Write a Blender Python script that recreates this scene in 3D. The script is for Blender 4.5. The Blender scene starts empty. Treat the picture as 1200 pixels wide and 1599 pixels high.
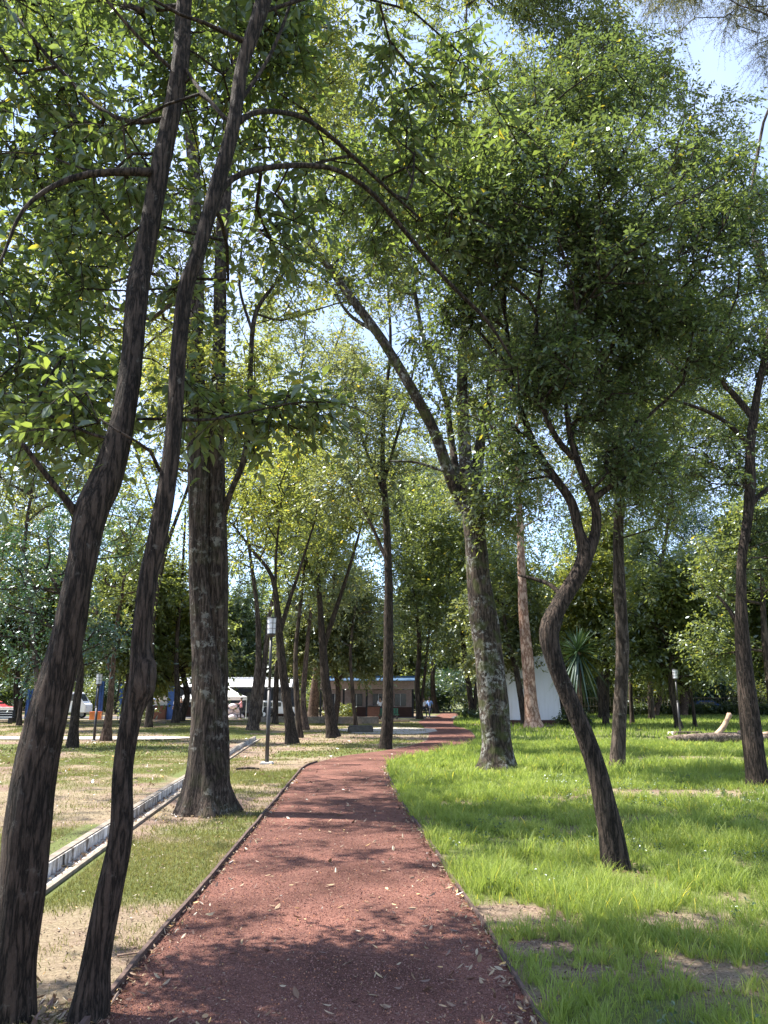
import bpy, bmesh, math, random
import numpy as np
from mathutils import Vector
R = math.radians
random.seed(7)
SC = bpy.context.scene
COL = SC.collection
# ------------------------------------------------------------------ camera
F, H = 1200.0, 1.6
PITCH = math.atan(292.5/1200)
cp, sp = math.cos(PITCH), math.sin(PITCH)
cam_d = bpy.data.cameras.new('camera'); cam = bpy.data.objects.new('camera', cam_d); COL.objects.link(cam)
cam.location = (0, 0, H); cam.rotation_euler = (math.pi/2+PITCH, 0, 0)
cam_d.sensor_fit = 'VERTICAL'; cam_d.sensor_height = 32.0; cam_d.lens = 32.0*F/1599.0
cam_d.clip_end = 3000; cam_d.clip_start = 0.05
SC.camera = cam
def ray(px, py):
    dx = (px-600)/F; dz = -(py-799.5)/F
    return dx, cp-dz*sp, sp+dz*cp
def P(px, py, Y):                      # point on the plane y=Y seen at this place of the photograph
    a, b, c = ray(px, py); t = Y/b
    return np.array((a*t, Y, H+c*t))
def T(px, py, Y): return Y/ray(px, py)[1]
def G(px, py, z=0.0):
    a, b, c = ray(px, py); t = (z-H)/c
    return np.array((a*t, b*t, z))
# ------------------------------------------------------------------ mesh utils
def tag(o, label=None, cat=None, group=None, kind=None):
    if label: o['label'] = label
    if cat: o['category'] = cat
    if group: o['group'] = group
    if kind: o['kind'] = kind
    return o
def empty(name, loc=(0, 0, 0), rz=0):
    o = bpy.data.objects.new(name, None); COL.objects.link(o); o.location = loc; o.rotation_euler = (0, 0, rz)
    o.empty_display_size = .2
    return o
def mesh_np(name, V, faces, mats, parent=None, smooth=False, midx=None, attrs=None):
    """faces: list of int arrays (M,k)"""
    V = np.asarray(V, dtype=np.float32)
    me = bpy.data.meshes.new(name)
    me.vertices.add(len(V)); me.vertices.foreach_set('co', V.ravel())
    tot = [f.shape[1] for f in faces]; cnt = [len(f) for f in faces]
    loops = np.concatenate([f.ravel() for f in faces]).astype(np.int32)
    sizes = np.concatenate([np.full(c, t) for c, t in zip(cnt, tot)]).astype(np.int32)
    starts = np.zeros(len(sizes), dtype=np.int32); starts[1:] = np.cumsum(sizes)[:-1]
    me.loops.add(len(loops)); me.loops.foreach_set('vertex_index', loops)
    me.polygons.add(len(sizes)); me.polygons.foreach_set('loop_start', starts)
    me.polygons.foreach_set('use_smooth', np.full(len(sizes), smooth))
    if midx is not None: me.polygons.foreach_set('material_index', midx.astype(np.int32))
    for m in (mats if isinstance(mats, (list, tuple)) else [mats]): me.materials.append(m)
    if attrs:
        for k, (dom, a) in attrs.items():
            at = me.attributes.new(k, 'FLOAT', dom); at.data.foreach_set('value', a.astype(np.float32))
    me.update(calc_edges=True)
    o = bpy.data.objects.new(name, me); COL.objects.link(o)
    if parent: o.parent = parent; o.matrix_parent_inverse.identity()
    return o
class MB:
    def __init__(s): s.bm = bmesh.new()
    def box(s, c, d, rz=0, bev=0, rx=0, ry=0):
        r = bmesh.ops.create_cube(s.bm, size=1)['verts']
        from mathutils import Matrix, Euler
        M = Matrix.Translation(c) @ Euler((rx, ry, rz)).to_matrix().to_4x4() @ Matrix.Diagonal((d[0], d[1], d[2], 1))
        bmesh.ops.transform(s.bm, matrix=M, verts=r)
        if bev:
            es = list({e for v in r for e in v.link_edges})
            bmesh.ops.bevel(s.bm, geom=es, offset=bev, segments=2, affect='EDGES')
        return s
    def cyl(s, a, b, r1, r2=None, n=12):
        from mathutils import Matrix
        a = Vector(a); b = Vector(b); d = b-a
        r2 = r1 if r2 is None else r2
        v = bmesh.ops.create_cone(s.bm, cap_ends=True, segments=n, radius1=r1, radius2=r2, depth=d.length)['verts']
        M = Matrix.Translation((a+b)/2) @ d.to_track_quat('Z', 'Y').to_matrix().to_4x4()
        bmesh.ops.transform(s.bm, matrix=M, verts=v); return s
    def poly(s, pts):
        s.bm.faces.new([s.bm.verts.new(p) for p in pts]); return s
    def build(s, name, mat, parent=None, smooth=False):
        me = bpy.data.meshes.new(name); 
        if smooth:
            for f in s.bm.faces: f.smooth = True
        s.bm.to_mesh(me); s.bm.free(); me.materials.append(mat)
        o = bpy.data.objects.new(name, me); COL.objects.link(o)
        if parent: o.parent = parent
        return o
# ------------------------------------------------------------------ materials
def nmat(name):
    m = bpy.data.materials.new(name); m.use_nodes = True
    nt = m.node_tree; nt.nodes.clear()
    out = nt.nodes.new('ShaderNodeOutputMaterial')
    def N(t, **k):
        n = nt.nodes.new('ShaderNode'+t)
        for a, b in k.items():
            if a.startswith('_'): setattr(n, a[1:], b)
            else:
                try: n.inputs[a].default_value = b
                except Exception: n.inputs[int(a)].default_value = b
        return n
    L = lambda a, b: nt.links.new(a, b)
    return m, N, L, out
def c4(c): return (c[0], c[1], c[2], 1)
def ramp(N, stops, interp='LINEAR'):
    r = N('ValToRGB'); e = r.color_ramp.elements; r.color_ramp.interpolation = interp
    while len(e) < len(stops): e.new(.5)
    for i, (p, c) in enumerate(stops): e[i].position = p; e[i].color = c4(c) if len(c) == 3 else c
    return r
def simple(name, col, rough=.7, metal=0, var=.15, scale=6, bump=0):
    m, N, L, out = nmat(name)
    b = N('BsdfPrincipled'); b.inputs['Roughness'].default_value = rough; b.inputs['Metallic'].default_value = metal
    tc = N('TexCoord'); n = N('TexNoise', Scale=scale, Detail=5)
    L(tc.outputs['Object'], n.inputs['Vector'])
    r = ramp(N, [(.3, [max(0, x*(1-var)) for x in col]), (.7, [min(1, x*(1+var)) for x in col])])
    L(n.outputs['Fac'], r.inputs['Fac']); L(r.outputs['Color'], b.inputs['Base Color'])
    if bump:
        n2 = N('TexNoise', Scale=scale*6, Detail=4); L(tc.outputs['Object'], n2.inputs['Vector'])
        bp = N('Bump', Strength=bump, Distance=.01); L(n2.outputs['Fac'], bp.inputs['Height']); L(bp.outputs['Normal'], b.inputs['Normal'])
    L(b.outputs[0], out.inputs[0]); return m
def leafmat(name, c1, c2, c3, trans=.42, tcol=None, gloss=.07, rough=.38):
    m, N, L, out = nmat(name)
    at = N('Attribute', _attribute_name='rnd')
    r = ramp(N, [(0, c1), (.5, c2), (.93, c3), (1, (c3[0]*1.7+.02, c3[1]*1.35, c3[2]*.7))])
    L(at.outputs['Fac'], r.inputs['Fac'])
    d = N('BsdfDiffuse'); L(r.outputs['Color'], d.inputs['Color'])
    t = N('BsdfTranslucent')
    mul = N('MixRGB', _blend_type='MULTIPLY'); mul.inputs['Fac'].default_value = 1
    k = tcol or (2.9, 2.7, 1.4)
    L(r.outputs['Color'], mul.inputs['Color1']); mul.inputs['Color2'].default_value = c4(k)
    L(mul.outputs[0], t.inputs['Color'])
    mx = N('MixShader', Fac=trans); L(d.outputs[0], mx.inputs[1]); L(t.outputs[0], mx.inputs[2])
    g = N('BsdfGlossy', Roughness=rough); g.inputs['Color'].default_value = (.85, .95, 1, 1)
    mx2 = N('MixShader', Fac=gloss); L(mx.outputs[0], mx2.inputs[1]); L(g.outputs[0], mx2.inputs[2])
    L(mx2.outputs[0], out.inputs[0]); return m
def barkmat(name, dark, light, lichen=None, amount=.0, vs=3.0, hs=16., bump=.9, lscale=9, moss=0):
    m, N, L, out = nmat(name)
    b = N('BsdfPrincipled'); b.inputs['Roughness'].default_value = .92; b.inputs['Specular IOR Level'].default_value = .2
    tc = N('TexCoord'); mp = N('Mapping'); mp.inputs['Scale'].default_value = (hs*1.2, hs*1.2, vs*2.6)
    L(tc.outputs['Object'], mp.inputs['Vector'])
    n = N('TexNoise', Scale=1.6, Detail=11, Roughness=.75, Distortion=.3); L(mp.outputs[0], n.inputs['Vector'])
    mp2 = N('Mapping'); mp2.inputs['Scale'].default_value = (hs*.8, hs*.8, vs*.55)
    L(tc.outputs['Object'], mp2.inputs['Vector'])
    v = N('TexNoise', Scale=1.0, Detail=5, Roughness=.6, Distortion=.15); L(mp2.outputs[0], v.inputs['Vector'])
    s1 = N('Math', _operation='SUBTRACT'); L(v.outputs['Fac'], s1.inputs[0]); s1.inputs[1].default_value = .5
    s2 = N('Math', _operation='ABSOLUTE'); L(s1.outputs[0], s2.inputs[0])
    vr = ramp(N, [(0, (.18, .18, .18)), (.09, (1, 1, 1))]); L(s2.outputs[0], vr.inputs['Fac'])
    mixf = N('Math', _operation='MULTIPLY'); L(vr.outputs['Color'], mixf.inputs[0]); L(n.outputs['Fac'], mixf.inputs[1])
    cr = ramp(N, [(.12, dark), (.60, light)]); L(mixf.outputs[0], cr.inputs['Fac'])
    nb = N('TexNoise', Scale=1.3, Detail=4); L(tc.outputs['Object'], nb.inputs['Vector'])
    br = ramp(N, [(.35, (.72, .72, .72)), (.65, (1.15, 1.1, 1.05))]); L(nb.outputs['Fac'], br.inputs['Fac'])
    mm = N('MixRGB', _blend_type='MULTIPLY'); mm.inputs['Fac'].default_value = 1
    L(cr.outputs[0], mm.inputs['Color1']); L(br.outputs[0], mm.inputs['Color2'])
    last = mm.outputs[0]
    if lichen:
        ln = N('TexNoise', Scale=lscale, Detail=6, Roughness=.7); L(tc.outputs['Object'], ln.inputs['Vector'])
        lr = ramp(N, [(1-amount-.05, (0, 0, 0)), (1-amount+.03, (1, 1, 1))]); L(ln.outputs['Fac'], lr.inputs['Fac'])
        lb = N('TexNoise', Scale=lscale*.22, Detail=3); L(tc.outputs['Object'], lb.inputs['Vector']); lbr = ramp(N, [(.45, (.0, .0, .0)), (.60, (.85, .85, .85))]); L(lb.outputs['Fac'], lbr.inputs['Fac'])
        lx = N('Math', _operation='MULTIPLY'); L(lr.outputs[0], lx.inputs[0]); L(lbr.outputs[0], lx.inputs[1])
        lm = N('MixRGB'); L(lx.outputs[0], lm.inputs['Fac']); L(last, lm.inputs['Color1']); lm.inputs['Color2'].default_value = c4(lichen); last = lm.outputs[0]
    if moss:
        g = N('TexNoise', Scale=4, Detail=5); L(tc.outputs['Object'], g.inputs['Vector'])
        gr = ramp(N, [(.5, (0, 0, 0)), (.62, (moss, moss, moss))]); L(g.outputs['Fac'], gr.inputs['Fac'])
        gm = N('MixRGB'); L(gr.outputs[0], gm.inputs['Fac']); L(last, gm.inputs['Color1']); gm.inputs['Color2'].default_value = (.055, .065, .018, 1); last = gm.outputs[0]
    L(last, b.inputs['Base Color'])
    bp = N('Bump', Strength=bump, Distance=.02); L(mixf.outputs[0], bp.inputs['Height']); L(bp.outputs['Normal'], b.inputs['Normal'])
    L(b.outputs[0], out.inputs[0]); return m
M = {}
M['bark_dark'] = barkmat('dark_fissured_bark', (.010, .008, .006), (.080, .060, .047), (.11, .10, .085), .36, vs=5.5, hs=30, bump=1., lscale=16)
M['bark_brown'] = barkmat('brown_bark', (.035, .023, .016), (.15, .105, .08), (.20, .18, .15), .30, vs=5, hs=13, bump=.6)
M['bark_grey'] = barkmat('grey_bark', (.014, .010, .008), (.085, .065, .052), (.20, .19, .165), .42, vs=3.6, hs=20, moss=.15)
M['bark_lichen'] = barkmat('lichened_bark', (.016, .012, .009), (.085, .066, .050), (.27, .265, .24), .47, vs=4, hs=14, lscale=11, moss=.6)
M['bark_mid'] = barkmat('mid_bark', (.025, .019, .014), (.115, .09, .072), (.22, .20, .17), .36, vs=3, hs=9)
M['bark_far'] = barkmat('far_bark', (.018, .014, .011), (.08, .062, .048), vs=2, hs=6, bump=.4)
M['bark_pale'] = barkmat('peeling_pale_bark', (.17, .09, .06), (.50, .36, .28), (.10, .05, .035), .36, vs=2.5, hs=4, lscale=2.2)
M['leaf_near'] = leafmat('broad_leaf', (.046, .068, .024), (.072, .098, .030), (.115, .138, .036), .52, tcol=(2.7, 2.7, 1.5), gloss=.06)
M['leaf_near2'] = leafmat('broad_leaf_dark', (.024, .046, .014), (.048, .078, .02), (.06, .09, .018), .42, gloss=.08)
M['leaf_dense'] = leafmat('small_dark_leaf', (.036, .056, .026), (.056, .082, .032), (.084, .112, .038), .46, gloss=.06)
M['leaf_yel'] = leafmat('yellow_green_leaf', (.085, .105, .032), (.12, .14, .040), (.17, .175, .046), .52, gloss=.05)
M['leaf_mid'] = leafmat('mid_green_leaf', (.062, .082, .032), (.09, .114, .040), (.13, .15, .046), .50, gloss=.06)
M['leaf_grey'] = leafmat('grey_green_leaf', (.075, .092, .048), (.105, .125, .06), (.145, .16, .07), .44, gloss=.06)
M['leaf_blue'] = leafmat('bluish_glossy_leaf', (.016, .040, .020), (.026, .058, .028), (.045, .08, .032), .25, tcol=(2.2, 2.6, 1.3), gloss=.10, rough=.42)
M['leaf_feather'] = leafmat('feathery_leaf', (.06, .065, .045), (.09, .095, .06), (.11, .12, .06), .4, gloss=.05)
M['leaf_bright'] = leafmat('bright_shrub_leaf', (.10, .125, .03), (.15, .17, .04), (.22, .22, .06), .4, gloss=.06)
M['grass'] = leafmat('grass_blade', (.110, .158, .038), (.22, .275, .066), (.33, .36, .12), .44, tcol=(1.7, 1.75, 1.0), gloss=.012, rough=.6)
M['grass_dry'] = leafmat('dry_grass_blade', (.10, .115, .03), (.16, .155, .05), (.28, .23, .11), .35, tcol=(1.6, 1.6, 1.1), gloss=.01, rough=.6)
M['litter'] = leafmat('fallen_leaf', (.10, .05, .035), (.23, .14, .09), (.40, .31, .19), .1, tcol=(1.2, 1.1, 1), gloss=.05)
M['debris'] = leafmat('dry_plant_bits', (.05, .03, .022), (.16, .10, .07), (.36, .28, .20), .05, tcol=(1, 1, 1), gloss=.02)
M['concrete'] = simple('weathered_concrete', (.50, .48, .44), .9, var=.22, scale=5, bump=.3)
M['concrete_dark'] = simple('dirty_concrete', (.20, .165, .13), .95, var=.35, scale=7, bump=.4)
M['steel_dark'] = simple('dark_painted_steel', (.025, .024, .026), .5, var=.2)
M['frost'] = simple('frosted_lamp_plastic', (.62, .62, .66), .35, var=.08)
M['white'] = simple('white_paint', (.78, .78, .78), .6, var=.05)
M['white_wall'] = simple('white_rendered_wall', (.80, .79, .80), .9, var=.05, scale=1.2, bump=.1)
def wallmat():
    m, N, L, out = nmat('stained_white_render'); b = N('BsdfPrincipled'); b.inputs['Roughness'].default_value = .92
    g = N('NewGeometry'); mp = N('Mapping'); mp.inputs['Scale'].default_value = (3.2, 3.2, .35); L(g.outputs['Position'], mp.inputs['Vector'])
    n = N('TexNoise', Scale=1.6, Detail=9, Roughness=.7); L(mp.outputs[0], n.inputs['Vector']); r_ = ramp(N, [(.28, (.66, .64, .62)), (.42, (.78, .77, .77)), (.6, (.82, .81, .82))]); L(n.outputs['Fac'], r_.inputs['Fac'])
    L(r_.outputs[0], b.inputs['Base Color']); L(b.outputs[0], out.inputs[0]); return m
M['white_wall'] = wallmat()
M['canvas'] = simple('white_canvas', (.80, .79, .76), .85, var=.04)
M['blue'] = simple('blue_paint', (.03, .10, .35), .6, var=.25)
M['lightblue'] = simple('light_blue_fabric', (.35, .50, .85), .8)
M['blue_roof'] = simple('blue_roof_sheet', (.025, .07, .14), .8)
M['pinkish'] = simple('pinkish_render', (.42, .32, .29), .9)
M['brown'] = simple('brown_board', (.08, .035, .025), .8)
M['orange'] = simple('orange_plastic', (.75, .22, .06), .6)
M['red'] = simple('red_paint', (.45, .04, .04), .6)
M['dark'] = simple('dark_interior', (.02, .02, .022), .8)
M['glass'] = simple('dark_glass', (.03, .035, .045), .12, var=.05)
M['rubber'] = simple('tyre_rubber', (.015, .015, .016), .8)
M['skin'] = simple('skin', (.30, .17, .11), .6, var=.08)
M['hair'] = simple('dark_hair', (.012, .01, .009), .6)
M['cl_white'] = simple('white_cloth', (.75, .73, .75), .9); M['cl_blue'] = simple('pale_blue_cloth', (.30, .45, .80), .9)
M['cl_dark'] = simple('dark_cloth', (.02, .022, .035), .9); M['cl_pink'] = simple('pink_cloth', (.65, .30, .35), .9)
M['sack'] = simple('white_sacks', (.68, .60, .62), .9)
M['wood_dead'] = barkmat('dead_bark', (.06, .045, .035), (.26, .20, .16), (.42, .36, .30), .36, vs=8, hs=8)
M['wood_bare'] = simple('bare_pale_wood', (.36, .24, .165), .9, var=.5, scale=8, bump=.5)
M['stone'] = simple('dark_stone', (.07, .062, .052), .95, var=.3, scale=8, bump=.6)
M['edging'] = simple('rusty_dark_edging', (.075, .045, .035), .9, var=.4, scale=14, bump=.5)
M['green_paint'] = simple('green_bench_paint', (.03, .16, .10), .6)

# ground: soil, dry grass, green patches; mask attribute 'green' says where turf grows
def groundmat():
    m, N, L, out = nmat('park_soil')
    b = N('BsdfPrincipled'); b.inputs['Roughness'].default_value = .97; b.inputs['Specular IOR Level'].default_value = .15
    g = N('NewGeometry')
    n1 = N('TexNoise', Scale=.55, Detail=8, Roughness=.62); L(g.outputs['Position'], n1.inputs['Vector'])
    n2 = N('TexNoise', Scale=34, Detail=10, Roughness=.85); L(g.outputs['Position'], n2.inputs['Vector'])
    n3 = N('TexVoronoi', Scale=38); L(g.outputs['Position'], n3.inputs['Vector'])
    soil = ramp(N, [(.36, (.05, .031, .024)), (.5, (.165, .110, .086)), (.63, (.37, .27, .22))]); L(n2.outputs['Fac'], soil.inputs['Fac'])
    dry = ramp(N, [(.36, (.10, .075, .045)), (.62, (.31, .25, .165))]); L(n2.outputs['Fac'], dry.inputs['Fac'])
    grn = ramp(N, [(.34, (.05, .065, .022)), (.64, (.15, .17, .055))]); L(n2.outputs['Fac'], grn.inputs['Fac'])
    f1 = ramp(N, [(.40, (0, 0, 0)), (.56, (1, 1, 1))]); L(n1.outputs['Fac'], f1.inputs['Fac'])
    mx = N('MixRGB'); L(f1.outputs[0], mx.inputs['Fac']); L(soil.outputs[0], mx.inputs['Color1']); L(dry.outputs[0], mx.inputs['Color2'])
    at = N('Attribute', _attribute_name='green')
    ad = N('Math', _operation='MULTIPLY_ADD'); L(n2.outputs['Fac'], ad.inputs[0]); ad.inputs[1].default_value = .7; L(at.outputs['Fac'], ad.inputs[2])
    gf = ramp(N, [(.62, (0, 0, 0)), (.95, (1, 1, 1))]); L(ad.outputs[0], gf.inputs['Fac'])
    mx2 = N('MixRGB'); L(gf.outputs[0], mx2.inputs['Fac']); L(mx.outputs[0], mx2.inputs['Color1']); L(grn.outputs[0], mx2.inputs['Color2'])
    L(mx2.outputs[0], b.inputs['Base Color'])
    bp = N('Bump', Strength=.7, Distance=.02); L(n2.outputs['Fac'], bp.inputs['Height']); L(bp.outputs['Normal'], b.inputs['Normal'])
    L(b.outputs[0], out.inputs[0]); return m
M['ground'] = groundmat()
def pathmat():
    m, N, L, out = nmat('red_volcanic_gravel')
    b = N('BsdfPrincipled'); b.inputs['Roughness'].default_value = .95; b.inputs['Specular IOR Level'].default_value = .2
    g = N('NewGeometry')
    v = N('TexVoronoi', Scale=115); L(g.outputs['Position'], v.inputs['Vector'])
    n2 = N('TexNoise', Scale=60, Detail=6, Roughness=.8); L(g.outputs['Position'], n2.inputs['Vector'])
    n1 = N('TexNoise', Scale=1.1, Detail=6); L(g.outputs['Position'], n1.inputs['Vector'])
    c = ramp(N, [(.0, (.040, .016, .013)), (.4, (.118, .050, .037)), (.8, (.195, .094, .071)), (1, (.34, .22, .175))]); 
    sep = N('SeparateColor'); L(v.outputs['Color'], sep.inputs[0]); 
    mm = N('Math', _operation='MULTIPLY_ADD'); L(sep.outputs[0], mm.inputs[0]); mm.inputs[1].default_value = .6
    mm2 = N('Math', _operation='MULTIPLY'); L(n2.outputs['Fac'], mm2.inputs[0]); mm2.inputs[1].default_value = .5; L(mm2.outputs[0], mm.inputs[2])
    L(mm.outputs[0], c.inputs['Fac'])
    br = ramp(N, [(.34, (.55, .52, .50)), (.5, (.95, .95, .95)), (.66, (1.3, 1.28, 1.26))]); L(n1.outputs['Fac'], br.inputs['Fac'])
    mu = N('MixRGB', _blend_type='MULTIPLY'); mu.inputs['Fac'].default_value = 1; L(c.outputs[0], mu.inputs['Color1']); L(br.outputs[0], mu.inputs['Color2'])
    L(mu.outputs[0], b.inputs['Base Color'])
    bp = N('Bump', Strength=.8, Distance=.012); L(v.outputs['Distance'], bp.inputs['Height']); L(bp.outputs['Normal'], b.inputs['Normal'])
    L(b.outputs[0], out.inputs[0]); return m
M['path'] = pathmat()
M['pebble'] = leafmat('red_pebble', (.06, .022, .017), (.15, .062, .047), (.26, .14, .11), 0.0, gloss=.02)
M['pale_gravel'] = simple('pale_gravel', (.34, .30, .26), .95, var=.35, scale=20, bump=.6)

# ------------------------------------------------------------------ numeric noise
class VN:                                             # 2-D / 3-D value noise
    def __init__(s, seed):
        s.t = np.random.default_rng(seed).random((64, 64, 64)).astype(np.float32)
    def __call__(s, p):
        p = np.asarray(p, dtype=np.float64); i = np.floor(p).astype(int); f = p-i; f = f*f*(3-2*f); i %= 64; j = (i+1) % 64
        x0, y0, z0 = i[..., 0], i[..., 1], i[..., 2]; x1, y1, z1 = j[..., 0], j[..., 1], j[..., 2]
        fx, fy, fz = f[..., 0], f[..., 1], f[..., 2]; t = s.t
        a = (t[x0, y0, z0]*(1-fx)+t[x1, y0, z0]*fx)*(1-fy)+(t[x0, y1, z0]*(1-fx)+t[x1, y1, z0]*fx)*fy
        b = (t[x0, y0, z1]*(1-fx)+t[x1, y0, z1]*fx)*(1-fy)+(t[x0, y1, z1]*(1-fx)+t[x1, y1, z1]*fx)*fy
        return a*(1-fz)+b*fz
    def fbm(s, p, o=3):
        p = np.asarray(p, dtype=np.float64); r = 0; a = .5
        for k in range(o): r = r+a*s(p*2**k+17.3*k); a *= .5
        return r/(1-.5**o)
NZ = VN(3)
def n2(x, y, sc, z=0., o=3): return NZ.fbm(np.stack([x*sc+31, y*sc+57, np.full_like(np.asarray(x, float), z)+9], -1), o)
# ------------------------------------------------------------------ tree skeletons
def norm(v): return v/np.maximum(np.linalg.norm(v, axis=-1, keepdims=True), 1e-9)
def catmull(pts, rad, step):
    pts = np.asarray(pts, float); rad = np.asarray(rad, float)
    if len(pts) == 2:
        n = max(2, int(np.linalg.norm(pts[1]-pts[0])/step)+1); s = np.linspace(0, 1, n)[:, None]
        return pts[0]*(1-s)+pts[1]*s, rad[0]*(1-s[:, 0])+rad[1]*s[:, 0]
    e = np.vstack([2*pts[0]-pts[1], pts, 2*pts[-1]-pts[-2]]); out = []; ro = []
    for i in range(len(pts)-1):
        p0, p1, p2, p3 = e[i:i+4]; n = max(1, int(np.linalg.norm(p2-p1)/step))
        for k in range(n):
            t = k/n; out.append(.5*((2*p1)+(-p0+p2)*t+(2*p0-5*p1+4*p2-p3)*t*t+(-p0+3*p1-3*p2+p3)*t**3)); ro.append(rad[i]*(1-t)+rad[i+1]*t)
    out.append(pts[-1]); ro.append(rad[-1])
    return np.array(out), np.array(ro)
class Sk:
    def __init__(s, seed):
        s.P = np.zeros((60000, 3)); s.par = np.full(60000, -1); s.R = np.zeros(60000); s.len = np.zeros(60000); s.n = 0
        s.fix = np.zeros(60000, bool); s.rg = np.random.default_rng(seed); s.chain_root = set()
    def add(s, p, par, r=0., fix=False):
        i = s.n; s.n += 1; s.P[i] = p; s.par[i] = par; s.R[i] = r; s.fix[i] = fix
        s.len[i] = 0 if par < 0 else s.len[par]+np.linalg.norm(s.P[i]-s.P[par]); return i
    def limb(s, pts, rad, par=None, step=.12):
        q, r = catmull(pts, rad, step)
        if par is None: par = -1
        elif par == 'near':
            d = np.linalg.norm(s.P[:s.n]-q[0], axis=1); par = int(d.argmin())
        for a, b in zip(q, r): par = s.add(a, par, b, True)
        return par
    def px(s, trace, Y, par=None, step=.12):          # trace: (px,py,width_px[,dY])
        pts = []; rad = []; kf = .76 if par == 'near' and Y < 6 else .88 if trace[0][0] == 18 else 1.
        for t in trace:
            y = Y+(t[3] if len(t) > 3 else 0); pts.append(P(t[0], t[1], y)); rad.append(kf*t[2]*.5*T(t[0], t[1], y)/F)
        return s.limb(pts, rad, par, step)
    def sample(s, ell, gap=.42, sc=.6):
        out = []
        for c, r, n in ell:
            k = int(n*2.4); d = norm(s.rg.normal(size=(k, 3))); u = s.rg.random(k)**(1/2.1)
            p = np.asarray(c)+d*u[:, None]*np.asarray(r)*(.85+.3*s.rg.random((k, 1)))
            w = NZ.fbm(p*sc+np.array([11., 5., 3.])+s.P[0]*.37, 2); p = p[w > gap][:n]; out.append(p)
        return np.vstack(out)
    def grow(s, tgt, step=.4, minh=0, bend=.25, tip=.006, plw=.3):
        d0 = np.min(np.linalg.norm(tgt[:, None, :]-s.P[None, :s.n:3], axis=2), axis=1)
        tgt = tgt[np.argsort(d0)]; ends = []
        for c in tgt:
            Q = s.P[:s.n]; d = np.linalg.norm(Q-c, axis=1)
            cost = d+plw*s.len[:s.n]+np.maximum(0, Q[:, 2]-c[2])*.6+(Q[:, 2] < minh)*50
            j = int(cost.argmin()); D = d[j]
            pj = s.par[j]; dr = norm(Q[j]-s.P[pj]) if pj >= 0 else np.array((0, 0, 1.))
            n = max(1, int(D/step)); a = Q[j].copy(); ctrl = a+dr*D*bend+np.array((0, 0, D*.12))+s.rg.normal(size=3)*D*.06; cur = j
            for k in range(1, n+1):
                t = k/n; q = a*(1-t)**2+2*ctrl*t*(1-t)+c*t*t
                if k < n: q = q+s.rg.normal(size=3)*step*.07
                cur = s.add(q, cur)
            ends.append(cur)
        ends = np.array(ends); s.ends = ends
        acc = np.zeros(s.n); acc[ends] += tip**2.35
        for i in range(s.n-1, -1, -1):
            if not s.fix[i]: s.R[i] = max(tip*.8, acc[i]**(1/2.35))
            p = s.par[i]
            if p >= 0 and not s.fix[i]: acc[p] += acc[i]
        for i in range(s.n):
            p = s.par[i]
            if p >= 0 and not s.fix[i]: s.R[i] = min(s.R[i], s.R[p]*.92)
        dirs = np.array([s.P[e]-s.P[s.par[e]] for e in ends]); return s.P[ends], norm(dirs)
    def tubes(s, fine=False, flare=.0, ridge=.0, rs=1.0, sides_max=28, flare_h=.22):
        ch = [[] for _ in range(s.n)]
        for i in range(s.n):
            if s.par[i] >= 0: ch[s.par[i]].append(i)
        main = {}
        starts = [i for i in range(s.n) if s.par[i] < 0]; chains = []
        for i in range(s.n):
            if ch[i]:
                m = max(ch[i], key=lambda k: s.R[k]); main[i] = m
                starts += [k for k in ch[i] if k != m]
        VV = []; FF = []; off = 0; z0 = s.P[0, 2]
        for st in starts:
            ids = [st]
            while ids[-1] in main: ids.append(main[ids[-1]])
            p = s.P[ids]; r = s.R[ids].copy()
            if s.par[st] >= 0: p = np.vstack([s.P[s.par[st]], p]); r = np.concatenate([[min(r[0]*1.15, s.R[s.par[st]])], r])
            if len(p) < 2: continue
            if len(p) == 2: p = np.vstack([p[0], (p[0]+p[1])/2, p[1]]); r = np.array([r[0], (r[0]+r[1])/2, r[1]])
            big = r[0]
            sides = 3 if big < .008 else 5 if big < .02 else 8 if big < .06 else 14 if big < .14 else sides_max
            t = norm(np.gradient(p, axis=0)); ref = np.array((0, 1., 0)) if abs(t[:, 1]).mean() < .75 else np.array((1., 0, 0))
            u = norm(np.cross(t, ref)); v = np.cross(t, u); th = np.arange(sides)/sides*2*np.pi
            rr = np.repeat(r[:, None], sides, 1)
            if big > .05:
                h = (p[:, 2]-z0)[:, None]
                ring = np.stack([np.cos(th)[None]*2.0*np.ones_like(h), np.sin(th)[None]*2.0*np.ones_like(h), h*1.1*np.ones((1, sides))], -1)
                rr = rr*(1+.30*(NZ.fbm(ring+s.P[0, 0]*3.1, 2)-.5))
                if flare and s.par[st] < 0:
                    lob = 1+.35*np.sin(th*4+s.P[0, 0]*5)[None]+.2*np.sin(th*7+1)[None]
                    rr = rr*(1+flare*np.exp(-np.maximum(h, 0)/flare_h)*lob)
                if ridge:
                    ring2 = np.stack([np.cos(th)[None]*5.5*np.ones_like(h), np.sin(th)[None]*5.5*np.ones_like(h), h*4.*rs*np.ones((1, sides))], -1)
                    rr = rr+ridge*(np.abs(NZ.fbm(ring2, 3)-.5)*2-.3)
            V = p[:, None]+u[:, None]*np.cos(th)[None, :, None]*rr[..., None]+v[:, None]*np.sin(th)[None, :, None]*rr[..., None]
            n = len(p); V = V.reshape(-1, 3); V = np.vstack([V, p[-1]+t[-1]*r[-1]*.6])
            a = np.arange(n-1)[:, None]*sides; b = np.arange(sides)[None]; c = (b+1) % sides
            q = np.stack([a+b, a+c, a+c+sides, a+b+sides], -1).reshape(-1, 4)
            cap = np.stack([(n-1)*sides+b[0], (n-1)*sides+c[0], np.full(sides, n*sides), np.full(sides, n*sides)], -1)
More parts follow.
